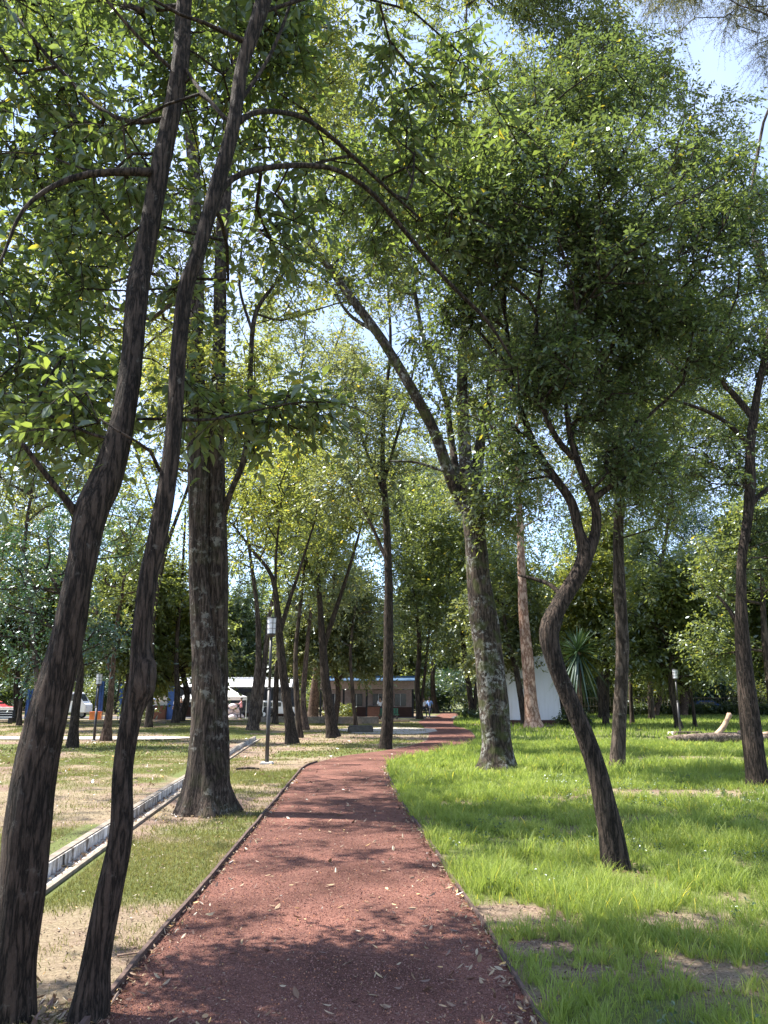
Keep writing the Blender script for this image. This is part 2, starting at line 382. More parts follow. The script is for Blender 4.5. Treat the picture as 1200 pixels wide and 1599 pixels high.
            VV.append(V); FF.append((q+off, cap[:, :3]+off)); off += len(V)
        return np.vstack(VV), [np.vstack([f[0] for f in FF]), np.vstack([f[1] for f in FF])]
def sprays(C, D, rg, K, Mn, Lt, ls, near=True, droop=.35, width=.42, spread=.9, stems=True, fold=.25):
    """leafy twigs at points C heading D -> (V, faces, midx, rnd)"""
    N = len(C)
    td = norm(D[:, None]*.55+rg.normal(size=(N, K, 3))*spread*.75+np.array((0, 0, -droop*.4)))
    L = Lt*(.55+.7*rg.random((N, K, 1)))
    sag = np.array((0, 0, -1.))*L*droop*.5
    s = (np.arange(Mn)+.6)/Mn
    pos = C[:, None, None]+td[:, :, None]*L[:, :, None]*s[None, None, :, None]+sag[:, :, None]*(s**2)[None, None, :, None]
    side = norm(np.cross(td, np.array((0, 0, 1.))+rg.normal(size=(N, K, 3))*.35))
    sg = np.where(np.arange(Mn) % 2 == 0, 1., -1.)[None, None, :, None]
    ax = norm(td[:, :, None]*.55+side[:, :, None]*sg*.9+rg.normal(size=(N, K, Mn, 3))*.38+np.array((0, 0, -droop)))
    nr = np.array((0, 0, 1.))+rg.normal(size=(N, K, Mn, 3))*.55
    ax = ax.reshape(-1, 3); nr = nr.reshape(-1, 3); pos = pos.reshape(-1, 3)
    nr = norm(nr-(nr*ax).sum(1, keepdims=True)*ax); w = np.cross(ax, nr)
    n = len(pos); l = (ls*(.6+.65*rg.random(n)))[:, None]; wd = l*width*(.8+.4*rg.random((n, 1)))
    keep = rg.random(n) > .08
    if near:
        up = nr*wd*fold; pet = pos+ax*l*.12
        V = np.stack([pet, pet+ax*l*.32+w*wd*.5+up, pet+ax*l*.68+w*wd*.38+up-nr*l*.04, pet+ax*l-nr*l*.10, pet+ax*l*.68-w*wd*.38+up-nr*l*.04, pet+ax*l*.32-w*wd*.5+up], 1)[keep]
        n = len(V); V = V.reshape(-1, 3); b = np.arange(n)[:, None]*6
        Fq = np.concatenate([b+np.array([0, 1, 2, 3]), b+np.array([0, 3, 4, 5])], 1).reshape(-1, 4); rnd = np.repeat(rg.random(n), 2)
    else:
        V = np.stack([pos, pos+ax*l*.5+w*wd*.5, pos+ax*l, pos+ax*l*.5-w*wd*.5], 1)[keep]
        n = len(V); V = V.reshape(-1, 3); Fq = np.arange(n)[:, None]*4+np.arange(4); rnd = rg.random(n)
    # tint whole sprays together so clumps read light and dark in hue
    midx = np.zeros(len(Fq), int)
    if stems:
        a = C[:, None]+td*0; e = [a, a+td*L*.5+sag*.25, a+td*L+sag]
        u = norm(np.cross(td, np.array((.3, .2, 1.)))); v = np.cross(td, u); rr = [ls*.045, ls*.035, ls*.015]
        rings = []
        for q, r in zip(e, rr):
            for k in range(3):
                an = k*2*np.pi/3; rings.append(q+u*np.cos(an)*r+v*np.sin(an)*r)
        S = np.stack(rings, 2).reshape(-1, 3); m = N*K; b = np.arange(m)[:, None]*9+len(V)
        fq = []
        for g in (0, 3):
            for k in range(3): fq.append(b+np.array([g+k, g+(k+1) % 3, g+3+(k+1) % 3, g+3+k]))
        fq = np.stack(fq, 1).reshape(-1, 4); V = np.vstack([V, S]); Fq = np.vstack([Fq, fq]); midx = np.concatenate([midx, np.ones(len(fq), int)]); rnd = np.concatenate([rnd, np.zeros(len(fq))])
    return V, Fq, midx, rnd
DEN = 1.0
def make_tree(name, label, sk, ell, leaf, bark, K=4, Mn=9, Lt=.45, ls=.09, near=True, gap=.42, nsc=.6, step=.35, minh=2, tip=.006,
              droop=.35, width=.42, spread=.9, flare=.5, ridge=0, group=None, cat='tree', plw=.3, sides=28, flare_h=.22, stems=True, rs=1., dn=1.):
    base = sk.P[0].copy(); rg = sk.rg
    tg = sk.sample([(c, r_, int(n_*dn)) for c, r_, n_ in ell], gap, nsc)
    C, D = sk.grow(tg, step, minh, tip=tip, plw=plw)
    V, Fs = sk.tubes(flare=flare, ridge=ridge, sides_max=sides, flare_h=flare_h, rs=rs)
    root = empty(name, base); tag(root, label, cat, group)
    mesh_np('trunk', V-base, Fs, bark, root, smooth=True)
    V, Fq, mi, rnd = sprays(C, D, rg, K, Mn, Lt, ls, near, droop, width, spread, stems)
    # hue drifts slowly through the crown
    fc = V[Fq[:, 0]]; rnd = np.clip(rnd*.55+.9*(NZ.fbm(fc*.9, 2)-.25)*.6, 0, .999)
    rr = rg.random(len(rnd)); rnd = np.where(rr > .985, 1., rnd)
    mesh_np('crown', V-base, [Fq], [leaf, bark], root, midx=mi, attrs={'rnd': ('FACE', rnd)})
    return root
def E(px, py, Y, r, n): return (P(px, py, Y), r, n)
exec_trees = []
# ------------------------------------------------------------------ ground, path, channel
LEFT = [(100, 1660), (146, 1596), (233, 1487), (342, 1362), (400, 1290), (471, 1203), (480, 1196), (510, 1187), (540, 1180), (597, 1173), (633, 1167), (667, 1157), (671, 1147), (661, 1134), (652, 1127), (672, 1120), (695, 1113)]
RIGHT = [(878, 1660), (841, 1597), (800, 1525), (760, 1455), (720, 1400), (675, 1325), (630, 1260), (608, 1218), (602, 1199), (611, 1188), (650, 1180), (700, 1173), (733, 1163), (743, 1153), (733, 1140), (707, 1133), (710, 1123), (722, 1113)]
Lw = np.array([G(*p)[:2] for p in LEFT]); Rw = np.array([G(*p)[:2] for p in RIGHT])
def extend(a): d = a[1]-a[0]; return np.vstack([a[0]-d/np.linalg.norm(d)*9, a])
Lw = extend(Lw); Rw = extend(Rw)
def smooth_poly(W, ys):
    x = np.interp(ys, W[:, 1], W[:, 0]); return x
YS = np.concatenate([np.arange(-5, 19, .25), np.arange(19, 40, .12), np.arange(40, 92, .6)])
xl = smooth_poly(Lw, YS); xr = smooth_poly(Rw, YS)
def sm(a, k):
    b = a.copy()
    for _ in range(k): b[1:-1] = (b[:-2]+2*b[1:-1]+b[2:])/4
    return b
xl[96:] = sm(xl[94:], 14)[2:]; xr[96:] = sm(xr[94:], 14)[2:]
def XL(y): return np.interp(y, YS, xl)
def XR(y): return np.interp(y, YS, xr)
# channel line (inner right rim) and raised lawn on its far side
CH = np.array([G(*p)[:2] for p in [(58, 1412), (137, 1346), (212, 1290), (283, 1246), (363, 1183), (400, 1160)]])
d0 = CH[1]-CH[0]; CH = np.vstack([CH[0]-d0/np.linalg.norm(d0)*9, CH])
cfit = np.polyfit(CH[1:, 1], CH[1:, 0], 2)
def XC(y): y = np.minimum(y, 33); return np.where(y < 6, np.polyval(cfit, 6)+(6-y)*.07, np.polyval(cfit, y))
def green_mask(x, y):
    right = x > XR(y)
    g = np.where(right, .62-.25*np.clip((n2(x, y, .5)-.45)*4, -1, 1)*.4, 0)
    bare = np.zeros_like(x)
    for (px, py, r, ry) in [(790, 1430, .34, .30), (1160, 1520, .34, .2), (905, 1520, .2, .14), (840, 1480, .22, .16), (830, 1560, .14, .14), (1130, 1240, 2.4, .6), (960, 1236, 1.0, .35), (1090, 1185, 2.2, .7), (1060, 1440, .4, .2)]:
        c = G(px, py); bare = np.maximum(bare, np.exp(-(((x-c[0])/r)**2+((y-c[1])/ry)**2)))
    g = g-bare*.85-.35*np.clip((n2(x, y, 1.7, 12)-.56)*6, 0, 1)*(y < 14)
    left = ~right
    gl = np.clip((n2(x, y, .45, 5)-.47)*3.2, 0, .6)+np.where(x < XC(y), .20, .12)+(n2(x, y, 2.3, 7)-.5)*1.1-.5*np.exp(-(((x+2.9)/.9)**2+((y-11.3)/1.8)**2))
    gl = gl-.5*np.exp(-((x+2.1)**2/1.2+((y-6.3)/1.4)**2))
    for (px, py, r, ry) in [(95, 1400, .4, .7), (300, 1345, .9, 1.2), (240, 1375, .7, .8), (420, 1230, 1.2, 2.2), (170, 1215, 1.6, 2.)]:
        c = G(px, py); gl = gl+.22*np.exp(-(((x-c[0])/r)**2+((y-c[1])/ry)**2))
    return np.where(left, gl, g)
def grid(name, xs, ys, zf, mat, keep=None):
    X, Y = np.meshgrid(xs, ys); Z = zf(X, Y); V = np.stack([X, Y, Z], -1).reshape(-1, 3)
    nx = len(xs); a = (np.arange(len(ys)-1)[:, None]*nx+np.arange(nx-1)[None]).ravel()
    Fq = np.stack([a, a+1, a+1+nx, a+nx], -1)
    if keep is not None:
        Fq = Fq[keep(V[Fq].mean(1))]
    return mesh_np(name, V, [Fq], mat, smooth=True, attrs={'green': ('POINT', green_mask(V[:, 0], V[:, 1]))})
xs = np.concatenate([[-900, -400, -180, -90, -55], np.arange(-38, -7, 1.2), np.arange(-7, 9, .22), np.arange(9, 40, 1.), [55, 90, 180, 400, 900]])
ys = np.concatenate([[-200, -60, -25], np.arange(-12, 3, 1.5), np.arange(3, 22, .22), np.arange(22, 60, .8), np.arange(60, 120, 3), [150, 220, 400, 1200]])
g = grid('ground', xs, ys, lambda x, y: np.zeros_like(x)-.0, M['ground']); tag(g, kind='structure')
xs2 = np.linspace(0, 1, 90)**2
ys2 = np.concatenate([np.arange(-9, 4, 1), np.arange(4, 34, .25), np.arange(34, 57.4, .7)])
u, Yg = np.meshgrid(xs2, ys2); Xw = XC(Yg)-.24; Xg = Xw-u*55
Z = .10+.03*(n2(Xg, Yg, .8)-.5)
fade = np.clip((Xw-Xg)/2.2, 0, 1); Z = np.where(Yg > 31, -.03+(Z+.03)*(fade**1), Z)
nx = len(xs2); a = (np.arange(len(ys2)-1)[:, None]*nx+np.arange(nx-1)[None]).ravel()
V = np.stack([Xg, Yg, Z], -1).reshape(-1, 3)
lo = mesh_np('lawn', V, [np.stack([a, a+nx, a+1+nx, a+1], -1)], M['ground'], smooth=True, attrs={'green': ('POINT', green_mask(V[:, 0], V[:, 1]))}); tag(lo, kind='structure')
V = []
crown_z = .012
k = 13
for i, y in enumerate(YS):
    for j in range(k):
        t = j/(k-1); V.append((xl[i]*(1-t)+xr[i]*t, y, crown_z+.012*math.sin(math.pi*t)))
V = np.array(V); a = (np.arange(len(YS)-1)[:, None]*k+np.arange(k-1)[None]).ravel()
po = mesh_np('path', V, [np.stack([a, a+1, a+1+k, a+k], -1)], M['path'], smooth=True); tag(po, kind='structure')
def ribbon(name, pts, w, h, z0, mat, parent=None, wob=0.):
    pts = np.asarray(pts, float); t = norm(np.gradient(pts, axis=0)); nrm = np.stack([-t[:, 1], t[:, 0]], 1)
    if wob: pts = pts+nrm*((n2(pts[:, 0], pts[:, 1], 1.3, 8)-.5)*wob)[:, None]
    hz = z0+h*(1+.25*(n2(pts[:, 0], pts[:, 1], 2.1, 4)-.5) if wob else 1+0*pts[:, 0])
    A = np.c_[pts-nrm*w/2, np.full(len(pts), z0-.05)]; B = np.c_[pts-nrm*w/2, hz]; C_ = np.c_[pts+nrm*w/2, hz]; D_ = np.c_[pts+nrm*w/2, np.full(len(pts), z0-.05)]
    V = np.stack([A, B, C_, D_], 1).reshape(-1, 3); n = len(pts); b = np.arange(n-1)*4; Fq = []
    for q in range(4): Fq.append(np.stack([b+q, b+(q+1) % 4, b+4+(q+1) % 4, b+4+q], -1))
    e = np.array([[0, 1, 2, 3], [4*(n-1)+3, 4*(n-1)+2, 4*(n-1)+1, 4*(n-1)]])
    return mesh_np(name, V, [np.vstack(Fq+[e])], mat, parent)
yy = YS[(YS > -4) & (YS < 21)]
tag(ribbon('path_edging', np.c_[XL(yy)-.012, yy], .028, .055, 0, M['edging'], wob=.035), 'dark rusty edging board between the red path and the dry ground by the slanting trunks', 'edging')
yy = YS[(YS > -4) & (YS < 40)]
tag(ribbon('path_edging', np.c_[XR(yy)+.012, yy], .02, .04, 0, M['edging'], wob=.03), 'thin edging strip between the red path and the lush green grass', 'edging')
rg0 = np.random.default_rng(77)
yc = np.arange(-3, 33, .3)
dr = empty('drainage_channel', (float(XC(6.)), 6, 0)); tag(dr, 'shallow concrete drainage channel with a whitish wall running behind the slanting trunks', 'drain')
def chan(name, off, w, h, z0, m, wob=0): 
    o = ribbon(name, np.c_[XC(yc)+off-dr.location.x, yc-dr.location.y], w, h, z0, m, dr); return o
def chanmat():
    m, N, L, out = nmat('whitish_stained_concrete'); b = N('BsdfPrincipled'); b.inputs['Roughness'].default_value = .95; b.inputs['Specular IOR Level'].default_value = .1
    g = N('NewGeometry'); mp = N('Mapping'); mp.inputs['Scale'].default_value = (1, 5, 1.2); L(g.outputs['Position'], mp.inputs['Vector'])
    n = N('TexNoise', Scale=2.2, Detail=9, Roughness=.75); L(mp.outputs[0], n.inputs['Vector']); r_ = ramp(N, [(.38, (.10, .08, .065)), (.50, (.40, .37, .34)), (.62, (.70, .69, .68))]); L(n.outputs['Fac'], r_.inputs['Fac'])
    L(r_.outputs[0], b.inputs['Base Color']); n2_ = N('TexNoise', Scale=50, Detail=6); L(g.outputs['Position'], n2_.inputs['Vector']); bp = N('Bump', Strength=.7, Distance=.01); L(n2_.outputs['Fac'], bp.inputs['Height']); L(bp.outputs[0], b.inputs['Normal']); L(b.outputs[0], out.inputs[0]); return m
M['chan'] = chanmat()
chan('channel_wall', -.20, .02, .13, 0, M['chan']); chan('channel_kerb', -.25, .08, .142, 0, M['concrete_dark'])
chan('channel_floor', -.12, .15, .012, 0, M['chan']); chan('channel_rim', -.035, .045, .035, 0, M['concrete_dark'])
for y_ in np.arange(-1.5, 32, 2.4): MB().box((float(XC(y_))-.187-dr.location.x, y_-dr.location.y, .06), (.012, .022, .135)).box((float(XC(y_))-.12-dr.location.x, y_-dr.location.y, .008), (.15, .02, .014)).build('joint', M['steel_dark'], dr)
Y = rg0.uniform(3, 28, 900); litter0 = (XC(Y)-rg0.uniform(.05, .18, 900), Y)
# far kerb and footpath
kb = ribbon('kerb', [P(x, 1128, 57.5)[:2] for x in np.linspace(-200, 640, 40)], .35, .16, 0, M['concrete_dark']); tag(kb, kind='structure')
def flat(name, pts, z, mat, n=1):
    mb = MB(); mb.poly([(p[0], p[1], z) for p in pts]); return tag(mb.build(name, mat), kind='structure')
flat('footpath', [(-60, 58.5), (-1, 58.5), (0, 64), (-60, 64)], .012, simple('dusty_paving', (.34, .26, .20), .95, var=.25, scale=1.5))
flat('road', [(-80, 64.3), (120, 74), (120, 84), (-80, 74)], .018, simple('asphalt', (.07, .065, .065), .95, var=.25, scale=1.5))
flat('footpath', [G(735, 1130), G(735, 1133), G(900, 1135), G(900, 1131)], .010, simple('brownish_paving', (.30, .20, .17), .95, var=.25, scale=1.5))
c = G(610, 1141); th = np.linspace(0, 2*np.pi, 40, endpoint=False)
flat('gravel', [(c[0]+2.7*math.cos(t)*(1+.12*math.sin(3*t)), c[1]+4.5*math.sin(t)*(1+.1*math.sin(5*t+1)), 0) for t in th], .02, M['pale_gravel'])
c = G(120, 1157); flat('footpath', [(-26, c[1]-1.2), (-8.5, c[1]-1.6), (-7, c[1]+.2), (-8.5, c[1]+1.), (-26, c[1]+.7)], .135, M['pale_gravel'])

# ------------------------------------------------------------------ grass
def blades(name, X, Y, Z, h, w, rg, mat, lean=.35, seg=True):
    n = len(X); an = rg.random(n)*2*np.pi; d = np.stack([np.cos(an), np.sin(an), np.zeros(n)], 1)
    la = rg.random(n)*2*np.pi; l = np.stack([np.cos(la), np.sin(la), np.zeros(n)], 1)*(rg.random(n)*lean*h)[:, None]
    b = np.stack([X, Y, Z], 1); up = np.array((0, 0, 1.))
    w = w[:, None]; hh = h[:, None]
    if seg:
        mid = b+up*hh*.55+l*.35; tip = b+up*hh*(1-.25*rg.random((n, 1)))+l*1.2
        V = np.stack([b-d*w*.5, b+d*w*.5, mid+d*w*.42, mid-d*w*.42, tip], 1).reshape(-1, 3); k = np.arange(n)[:, None]*5
        Fs = [k+np.array([0, 1, 2, 3]), k+np.array([3, 2, 4])]; rnd = rg.random(n)
        rnd = np.clip(.5*rnd+.8*(n2(X, Y, .9, 3)-.25)*.8, 0, .999); rnd = np.concatenate([rnd, rnd])
    else:
        V = np.stack([b-d*w*.5, b+d*w*.5, b+up*hh+l], 1).reshape(-1, 3); Fs = [np.arange(n)[:, None]*3+np.arange(3)]
        rnd = np.clip(.5*rg.random(n)+.8*(n2(X, Y, .5, 3)-.25)*.8, 0, .999)
    o = mesh_np(name, V, Fs, mat, attrs={'rnd': ('FACE', rnd)}); return tag(o, kind='stuff')
rg = np.random.default_rng(5)
def scatter(x0, x1, y0, y1, dens):
    n = int((x1-x0)*(y1-y0)*dens); return rg.uniform(x0, x1, n), rg.uniform(y0, y1, n)
def tufts(name, y0, y1, dens, nb, h0, w0, xmax, rad):
    X, Y = scatter(XR(np.linspace(y0, y1, 20)).min(), xmax, y0, y1, dens)
    g = green_mask(X, Y); tn = n2(X, Y, 2.2, 1); big = n2(X, Y, .6, 2)
    keep = (X > XR(Y)+.005) & (rg.random(len(X)) < np.clip((g-.02)*1.8, .02, 1)*np.clip((tn-.30)*3.2, .10, 1)) & (X < .58*Y+1.2)
    X, Y, tn, big = X[keep], Y[keep], tn[keep], big[keep]; n = len(X)
    hs = h0*(.35+1.1*rg.random(n)**1.4)*(.3+1.4*tn)*(.4+1.2*big)
    X = np.repeat(X, nb); Y = np.repeat(Y, nb); hs = np.repeat(hs, nb)*(.5+.7*rg.random(n*nb))
    a = rg.random(n*nb)*2*np.pi; rr = rad*rg.random(n*nb); l = np.stack([np.cos(a), np.sin(a), np.zeros(n*nb)], 1)*(hs*(.15+.75*rg.random(n*nb)))[:, None]
    b = np.stack([X+np.cos(a)*rr, Y+np.sin(a)*rr, np.zeros(n*nb)], 1); aw = rg.random(n*nb)*2*np.pi; d = np.stack([np.cos(aw), np.sin(aw), 0*aw], 1)*(w0*(.5+.9*rg.random(n*nb)))[:, None]*.5
    up = np.array((0, 0, 1.))*hs[:, None]; m1 = b+up*.5+l*.3; m2 = b+up*.85+l*.75; tip = b+up*.92+l*1.25
    V = np.stack([b-d, b+d, m1+d*.9, m1-d*.9, m2+d*.55, m2-d*.55, tip], 1).reshape(-1, 3); k = np.arange(len(b))[:, None]*7
    tr = np.repeat(rg.random(n), nb); rnd = np.clip(.35*tr+.35*rg.random(n*nb)+.9*(n2(X, Y, .9, 3)-.3)*.8, 0, .999); rnd = np.where(rg.random(n*nb) > .985, 1., rnd)
    return tag(mesh_np(name, V, [k+np.array([0, 1, 2, 3]), k+np.array([3, 2, 4, 5]), k+np.array([5, 4, 6])], M['grass'], attrs={'rnd': ('FACE', np.concatenate([rnd]*3))}), kind='stuff')
tufts('grass', 3.6, 8.5, 620, 13, .118, .0046, 7, .03)
tufts('grass', 8.5, 16, 230, 12, .12, .0078, 11, .04)
tufts('grass', 16, 30, 55, 12, .15, .014, 19, .07)
def lawn_right(name, y0, y1, dens, h0, w0, xmax, seg):
    X, Y = scatter(min(XR(np.array([y0, y1])).min(), XR(np.linspace(y0, y1, 20)).min()), xmax, y0, y1, dens)
    g = green_mask(X, Y); tuft = n2(X, Y, 2.6, 1); big = n2(X, Y, .7, 2)
    keep = (X > XR(Y)+.03) & (rg.random(len(X)) < np.clip((g-.12)*2.2, 0, 1)*np.clip((tuft-.28)*3.5, .12, 1)) & (X < .58*Y+1.5)
    X, Y, tuft, big = X[keep], Y[keep], tuft[keep], big[keep]
    h = h0*(.45+.8*rg.random(len(X)))*(.35+1.3*tuft)*(.5+1.*big)
    return blades(name, X, Y, np.zeros(len(X)), h, w0*(.6+.8*rg.random(len(X))), rg, M['grass'], .7, seg)
lawn_right('grass', 3.6, 8.5, 2200, .075, .0036, 7, True)
lawn_right('grass', 8.5, 16, 900, .08, .0065, 11, True)
lawn_right('grass', 16, 32, 420, .11, .014, 20, False)
lawn_right('grass', 32, 95, 34, .17, .07, 58, False)
def lawn_left(name, y0, y1, dens, h0, w0, x0, seg):
    X, Y = scatter(x0, XL(np.linspace(y0, y1, 20)).max(), y0, y1, dens)
    g = green_mask(X, Y); c = XC(Y)
    keep = (X < XL(Y)-.03) & ((X > c+.06) | (X < c-.55)) & (rg.random(len(X)) < np.clip((g-.03)*1.7, 0.02, 1)) & (X > -.56*Y-1.5) & (Y < 57)
    X, Y = X[keep], Y[keep]; c = XC(Y); Z = np.where((X < c-.3) & (Y < 31), .09, 0.)
    Z = np.where((X < c-.3) & (Y >= 31), -.03+.12*np.clip((c-.4-X)/2.2, 0, 1), Z)
    return blades(name, X, Y, Z, h0*(.4+.9*rg.random(len(X))), w0*(.6+.8*rg.random(len(X))), rg, M['grass_dry'], 1.1, seg)
lawn_left('grass', 3.6, 10, 3600, .045, .0045, -6.5, True)
lawn_left('grass', 10, 22, 1200, .05, .010, -12, False)
lawn_left('grass', 22, 57, 120, .06, .035, -32, False)
def litter(name, X, Y, Z, size, mat, rg, flatness=.35):
    n = len(X); ax = norm(np.stack([rg.normal(size=n), rg.normal(size=n), rg.normal(size=n)*flatness], 1)); nr = np.array((0, 0, 1.))+rg.normal(size=(n, 3))*flatness
    nr = norm(nr-(nr*ax).sum(1, keepdims=True)*ax); w = np.cross(ax, nr); l = (size*(.4+1.3*rg.random(n)**1.6))[:, None]; wd = l*(.12+.28*rg.random((n, 1))); pos = np.stack([X, Y, Z+.008+rg.random(n)*.01], 1)
    c = nr*l*.12*rg.random((n, 1))
    V = np.stack([pos-ax*l*.5+c, pos-ax*l*.1+w*wd*.5, pos+ax*l*.25+w*wd*.4, pos+ax*l*.5+c*1.5, pos+ax*l*.25-w*wd*.4+c, pos-ax*l*.1-w*wd*.5+c], 1).reshape(-1, 3); b = np.arange(n)[:, None]*6
    Fq = np.concatenate([b+np.array([0, 1, 2, 3]), b+np.array([0, 3, 4, 5])], 1).reshape(-1, 4)
    return tag(mesh_np(name, V, [Fq], mat, attrs={'rnd': ('FACE', np.repeat(rg.random(n), 2))}), kind='stuff')
def on_path(n, y0, y1, edge=0):
    Y = y0+(y1-y0)*rg.random(n)**1.5; t = rg.random(n)
    if edge: t = np.where(rg.random(n) < .5, t**edge*.5, 1-t**edge*.5)
    return XL(Y)*(1-t)+XR(Y)*t, Y
X, Y = on_path(520, 3.9, 24); litter('fallen_leaves', X, Y, np.full(len(X), .022), .055, M['litter'], rg)
X, Y = on_path(700, 3.9, 20, 3); litter('fallen_leaves', X, Y, np.full(len(X), .014), .05, M['litter'], rg)
X, Y = scatter(-6, 6.5, 4, 16, 75); k = ((X < XL(Y)-.05) & ((X > XC(Y)+.05) | (X < XC(Y)-.5))) | ((X > XR(Y)+.05) & (rg.random(len(X)) < .5)); X, Y = X[k], Y[k]
litter('fallen_leaves', X, Y, np.where(X < XC(Y)-.3, .10, .0), .032, M['litter'], rg)
X, Y = scatter(-12, 8, 14, 34, 14); k = (X < XL(Y)-.05) & ((X > XC(Y)+.05) | (X < XC(Y)-.5)); X, Y = X[k], Y[k]
litter('fallen_leaves', X, Y, np.where((X < XC(Y)-.3) & (Y < 31), .10, .0), .09, M['litter'], rg)
X, Y = scatter(.5, 6.5, 3.8, 12, 900); k = (X > XR(Y)+.03) & (green_mask(X, Y) < .38); X, Y = X[k], Y[k]
litter('plant_debris', X, Y, X*0-.004, .022, M['debris'], rg, .6)
X, Y = scatter(-6, 0, 4, 13, 800); k = (X < XL(Y)-.03) & ((X > XC(Y)+.05) | (X < XC(Y)-.35)) & (rg.random(len(X)) < n2(X, Y, 1.5, 6)*1.2-.15); X, Y = X[k], Y[k]
litter('plant_debris', X, Y, np.where(X < XC(Y)-.3, .10, .0)-.004, .020, M['debris'], rg, .6)
litter('plant_debris', litter0[0], litter0[1], np.full(900, .012), .055, M['litter'], rg, .5)
X, Y = on_path(5200, 3.9, 16); litter('plant_debris', X, Y, np.full(len(X), .012), .016, M['debris'], rg, .5)
X, Y = scatter(.5, 8, 4, 17, 14); k = (X > XR(Y)+.1) & (X < .58*Y+1) & (rg.random(len(X)) < np.clip((n2(X, Y, .8, 15)-.42)*6, 0, 1)); X, Y = X[k], Y[k]
Cw = np.stack([X, Y, np.full(len(X), .01)], 1); Dw = norm(rg.normal(size=(len(X), 3))*.3+np.array((0, 0, 1.)))
V, Fq, mi_, rnd = sprays(Cw, Dw, rg, 5, 5, .12, .032, True, .1, .6, .8, True)
tag(mesh_np('weeds', V, [Fq], [M['leaf_near2'], M['grass']], midx=mi_, attrs={'rnd': ('FACE', rnd)}), kind='stuff')
# leaves drifted round the trunk feet and along the edging
bx_, by_, bn_ = [], [], 0
for (px, py, r0, n_) in [(20, 1592, .25, 240), (137, 1594, .18, 200), (325, 1270, .55, 420), (778, 1203, .5, 260), (962, 1358, .2, 200), (964, 1200, .25, 120), (1185, 1230, .3, 160)]:
    c = G(px, py); a = rg.random(n_)*6.283; q = r0*(.6+1.5*rg.random(n_)**1.5); bx_.append(c[0]+np.cos(a)*q); by_.append(c[1]+np.sin(a)*q)
X = np.concatenate(bx_); Y = np.concatenate(by_); k = (X < XL(Y)) | (X > XR(Y)); litter('fallen_leaves', X[k], Y[k], np.full(k.sum(), .006), .05, M['litter'], rg, .6)
Y = 3.9+15*rg.random(1500)**1.4; sd = rg.random(1500) < .5; X = np.where(sd, XL(Y)+np.abs(rg.normal(size=1500))*.07, XR(Y)-np.abs(rg.normal(size=1500))*.07)
litter('fallen_leaves', X, Y, np.full(1500, .016), .036, M['litter'], rg, .6)
# gravel grains on the path (near part)
n = 60000; Y = 3.9+7*rg.random(n)**1.4; t = rg.random(n); X = XL(Y)*(1-t)+XR(Y)*t; s = .0025+.0055*rg.random(n)**3
o4 = np.array([(1, 0, -.4), (-.5, .87, -.4), (-.5, -.87, -.4), (0, 0, .8)]); an = rg.random(n)*6.28
rx = o4[None, :, 0]*np.cos(an)[:, None]-o4[None, :, 1]*np.sin(an)[:, None]; ry = o4[None, :, 0]*np.sin(an)[:, None]+o4[None, :, 1]*np.cos(an)[:, None]
zz = crown_z+.012*np.sin(np.pi*t)
V = np.stack([X[:, None]+rx*s[:, None], Y[:, None]+ry*s[:, None], zz[:, None]+(o4[None, :, 2]+.45)*s[:, None]*.8], -1).reshape(-1, 3); b = np.arange(n)[:, None]*4
Ft = np.concatenate([b+np.array(q) for q in ([0, 1, 3], [1, 2, 3], [2, 0, 3])], 1).reshape(-1, 3)
tag(mesh_np('gravel', V, [Ft], M['pebble'], attrs={'rnd': ('FACE', np.repeat(rg.random(n), 3))}), kind='stuff')

# ------------------------------------------------------------------ foreground trees
def Yof(px, py, z=0.): return float(G(px, py, z)[1])
# A: thick dark slanting trunk
YA = Yof(20, 1592)
s = Sk(11)
s.px([(18, 1592, 74), (22, 1500, 78), (38, 1400, 78), (46, 1300, 80), (58, 1200, 72), (80, 1100, 66), (105, 1000, 55), (124, 900, 49), (143, 800, 58, .05), (165, 750, 58, .1), (195, 650, 42, .15), (208, 550, 38, .2), (216, 450, 38, .25), (225, 400, 36, .3), (250, 270, 33, .35), (264, 200, 33, .4), (282, 100, 32, .45), (288, 0, 28, .5), (296, -160, 24, .55), (300, -330, 18, .6)], YA, step=.05)
s.px([(128, 812, 20, .05), (95, 770, 13, -.05), (62, 728, 11, -.15), (36, 693, 10, -.25)], YA, 'near', .05)      # broken dark stub
s.px([(262, 185, 12, .4), (205, 190, 10, .5), (150, 165, 9, .6), (100, 115, 8, .7), (60, 70, 7, .8), (10, 5, 6, .9), (-60, -80, 4, 1.)], YA, 'near', .1)
s.px([(245, 270, 20, .35), (208, 268, 17, .2), (140, 272, 15, .1), (85, 290, 11, 0), (35, 330, 8, -.1), (5, 400, 6, -.15), (-30, 470, 4, -.2)], YA, 'near', .1)
s.px([(205, 690, 8, .1), (150, 680, 7, .1), (70, 645, 6, .2), (0, 610, 5, .3), (-80, 580, 4, .4)], YA, 'near', .1)
s.px([(208, 240, 7, .35), (160, 270, 5, .5), (60, 240, 4, .6), (0, 240, 3, .6)], YA, 'near', .1)
s.px([(270, 110, 9, .45), (200, 40, 7, .3), (120, -60, 5, .1)], YA, 'near', .1)
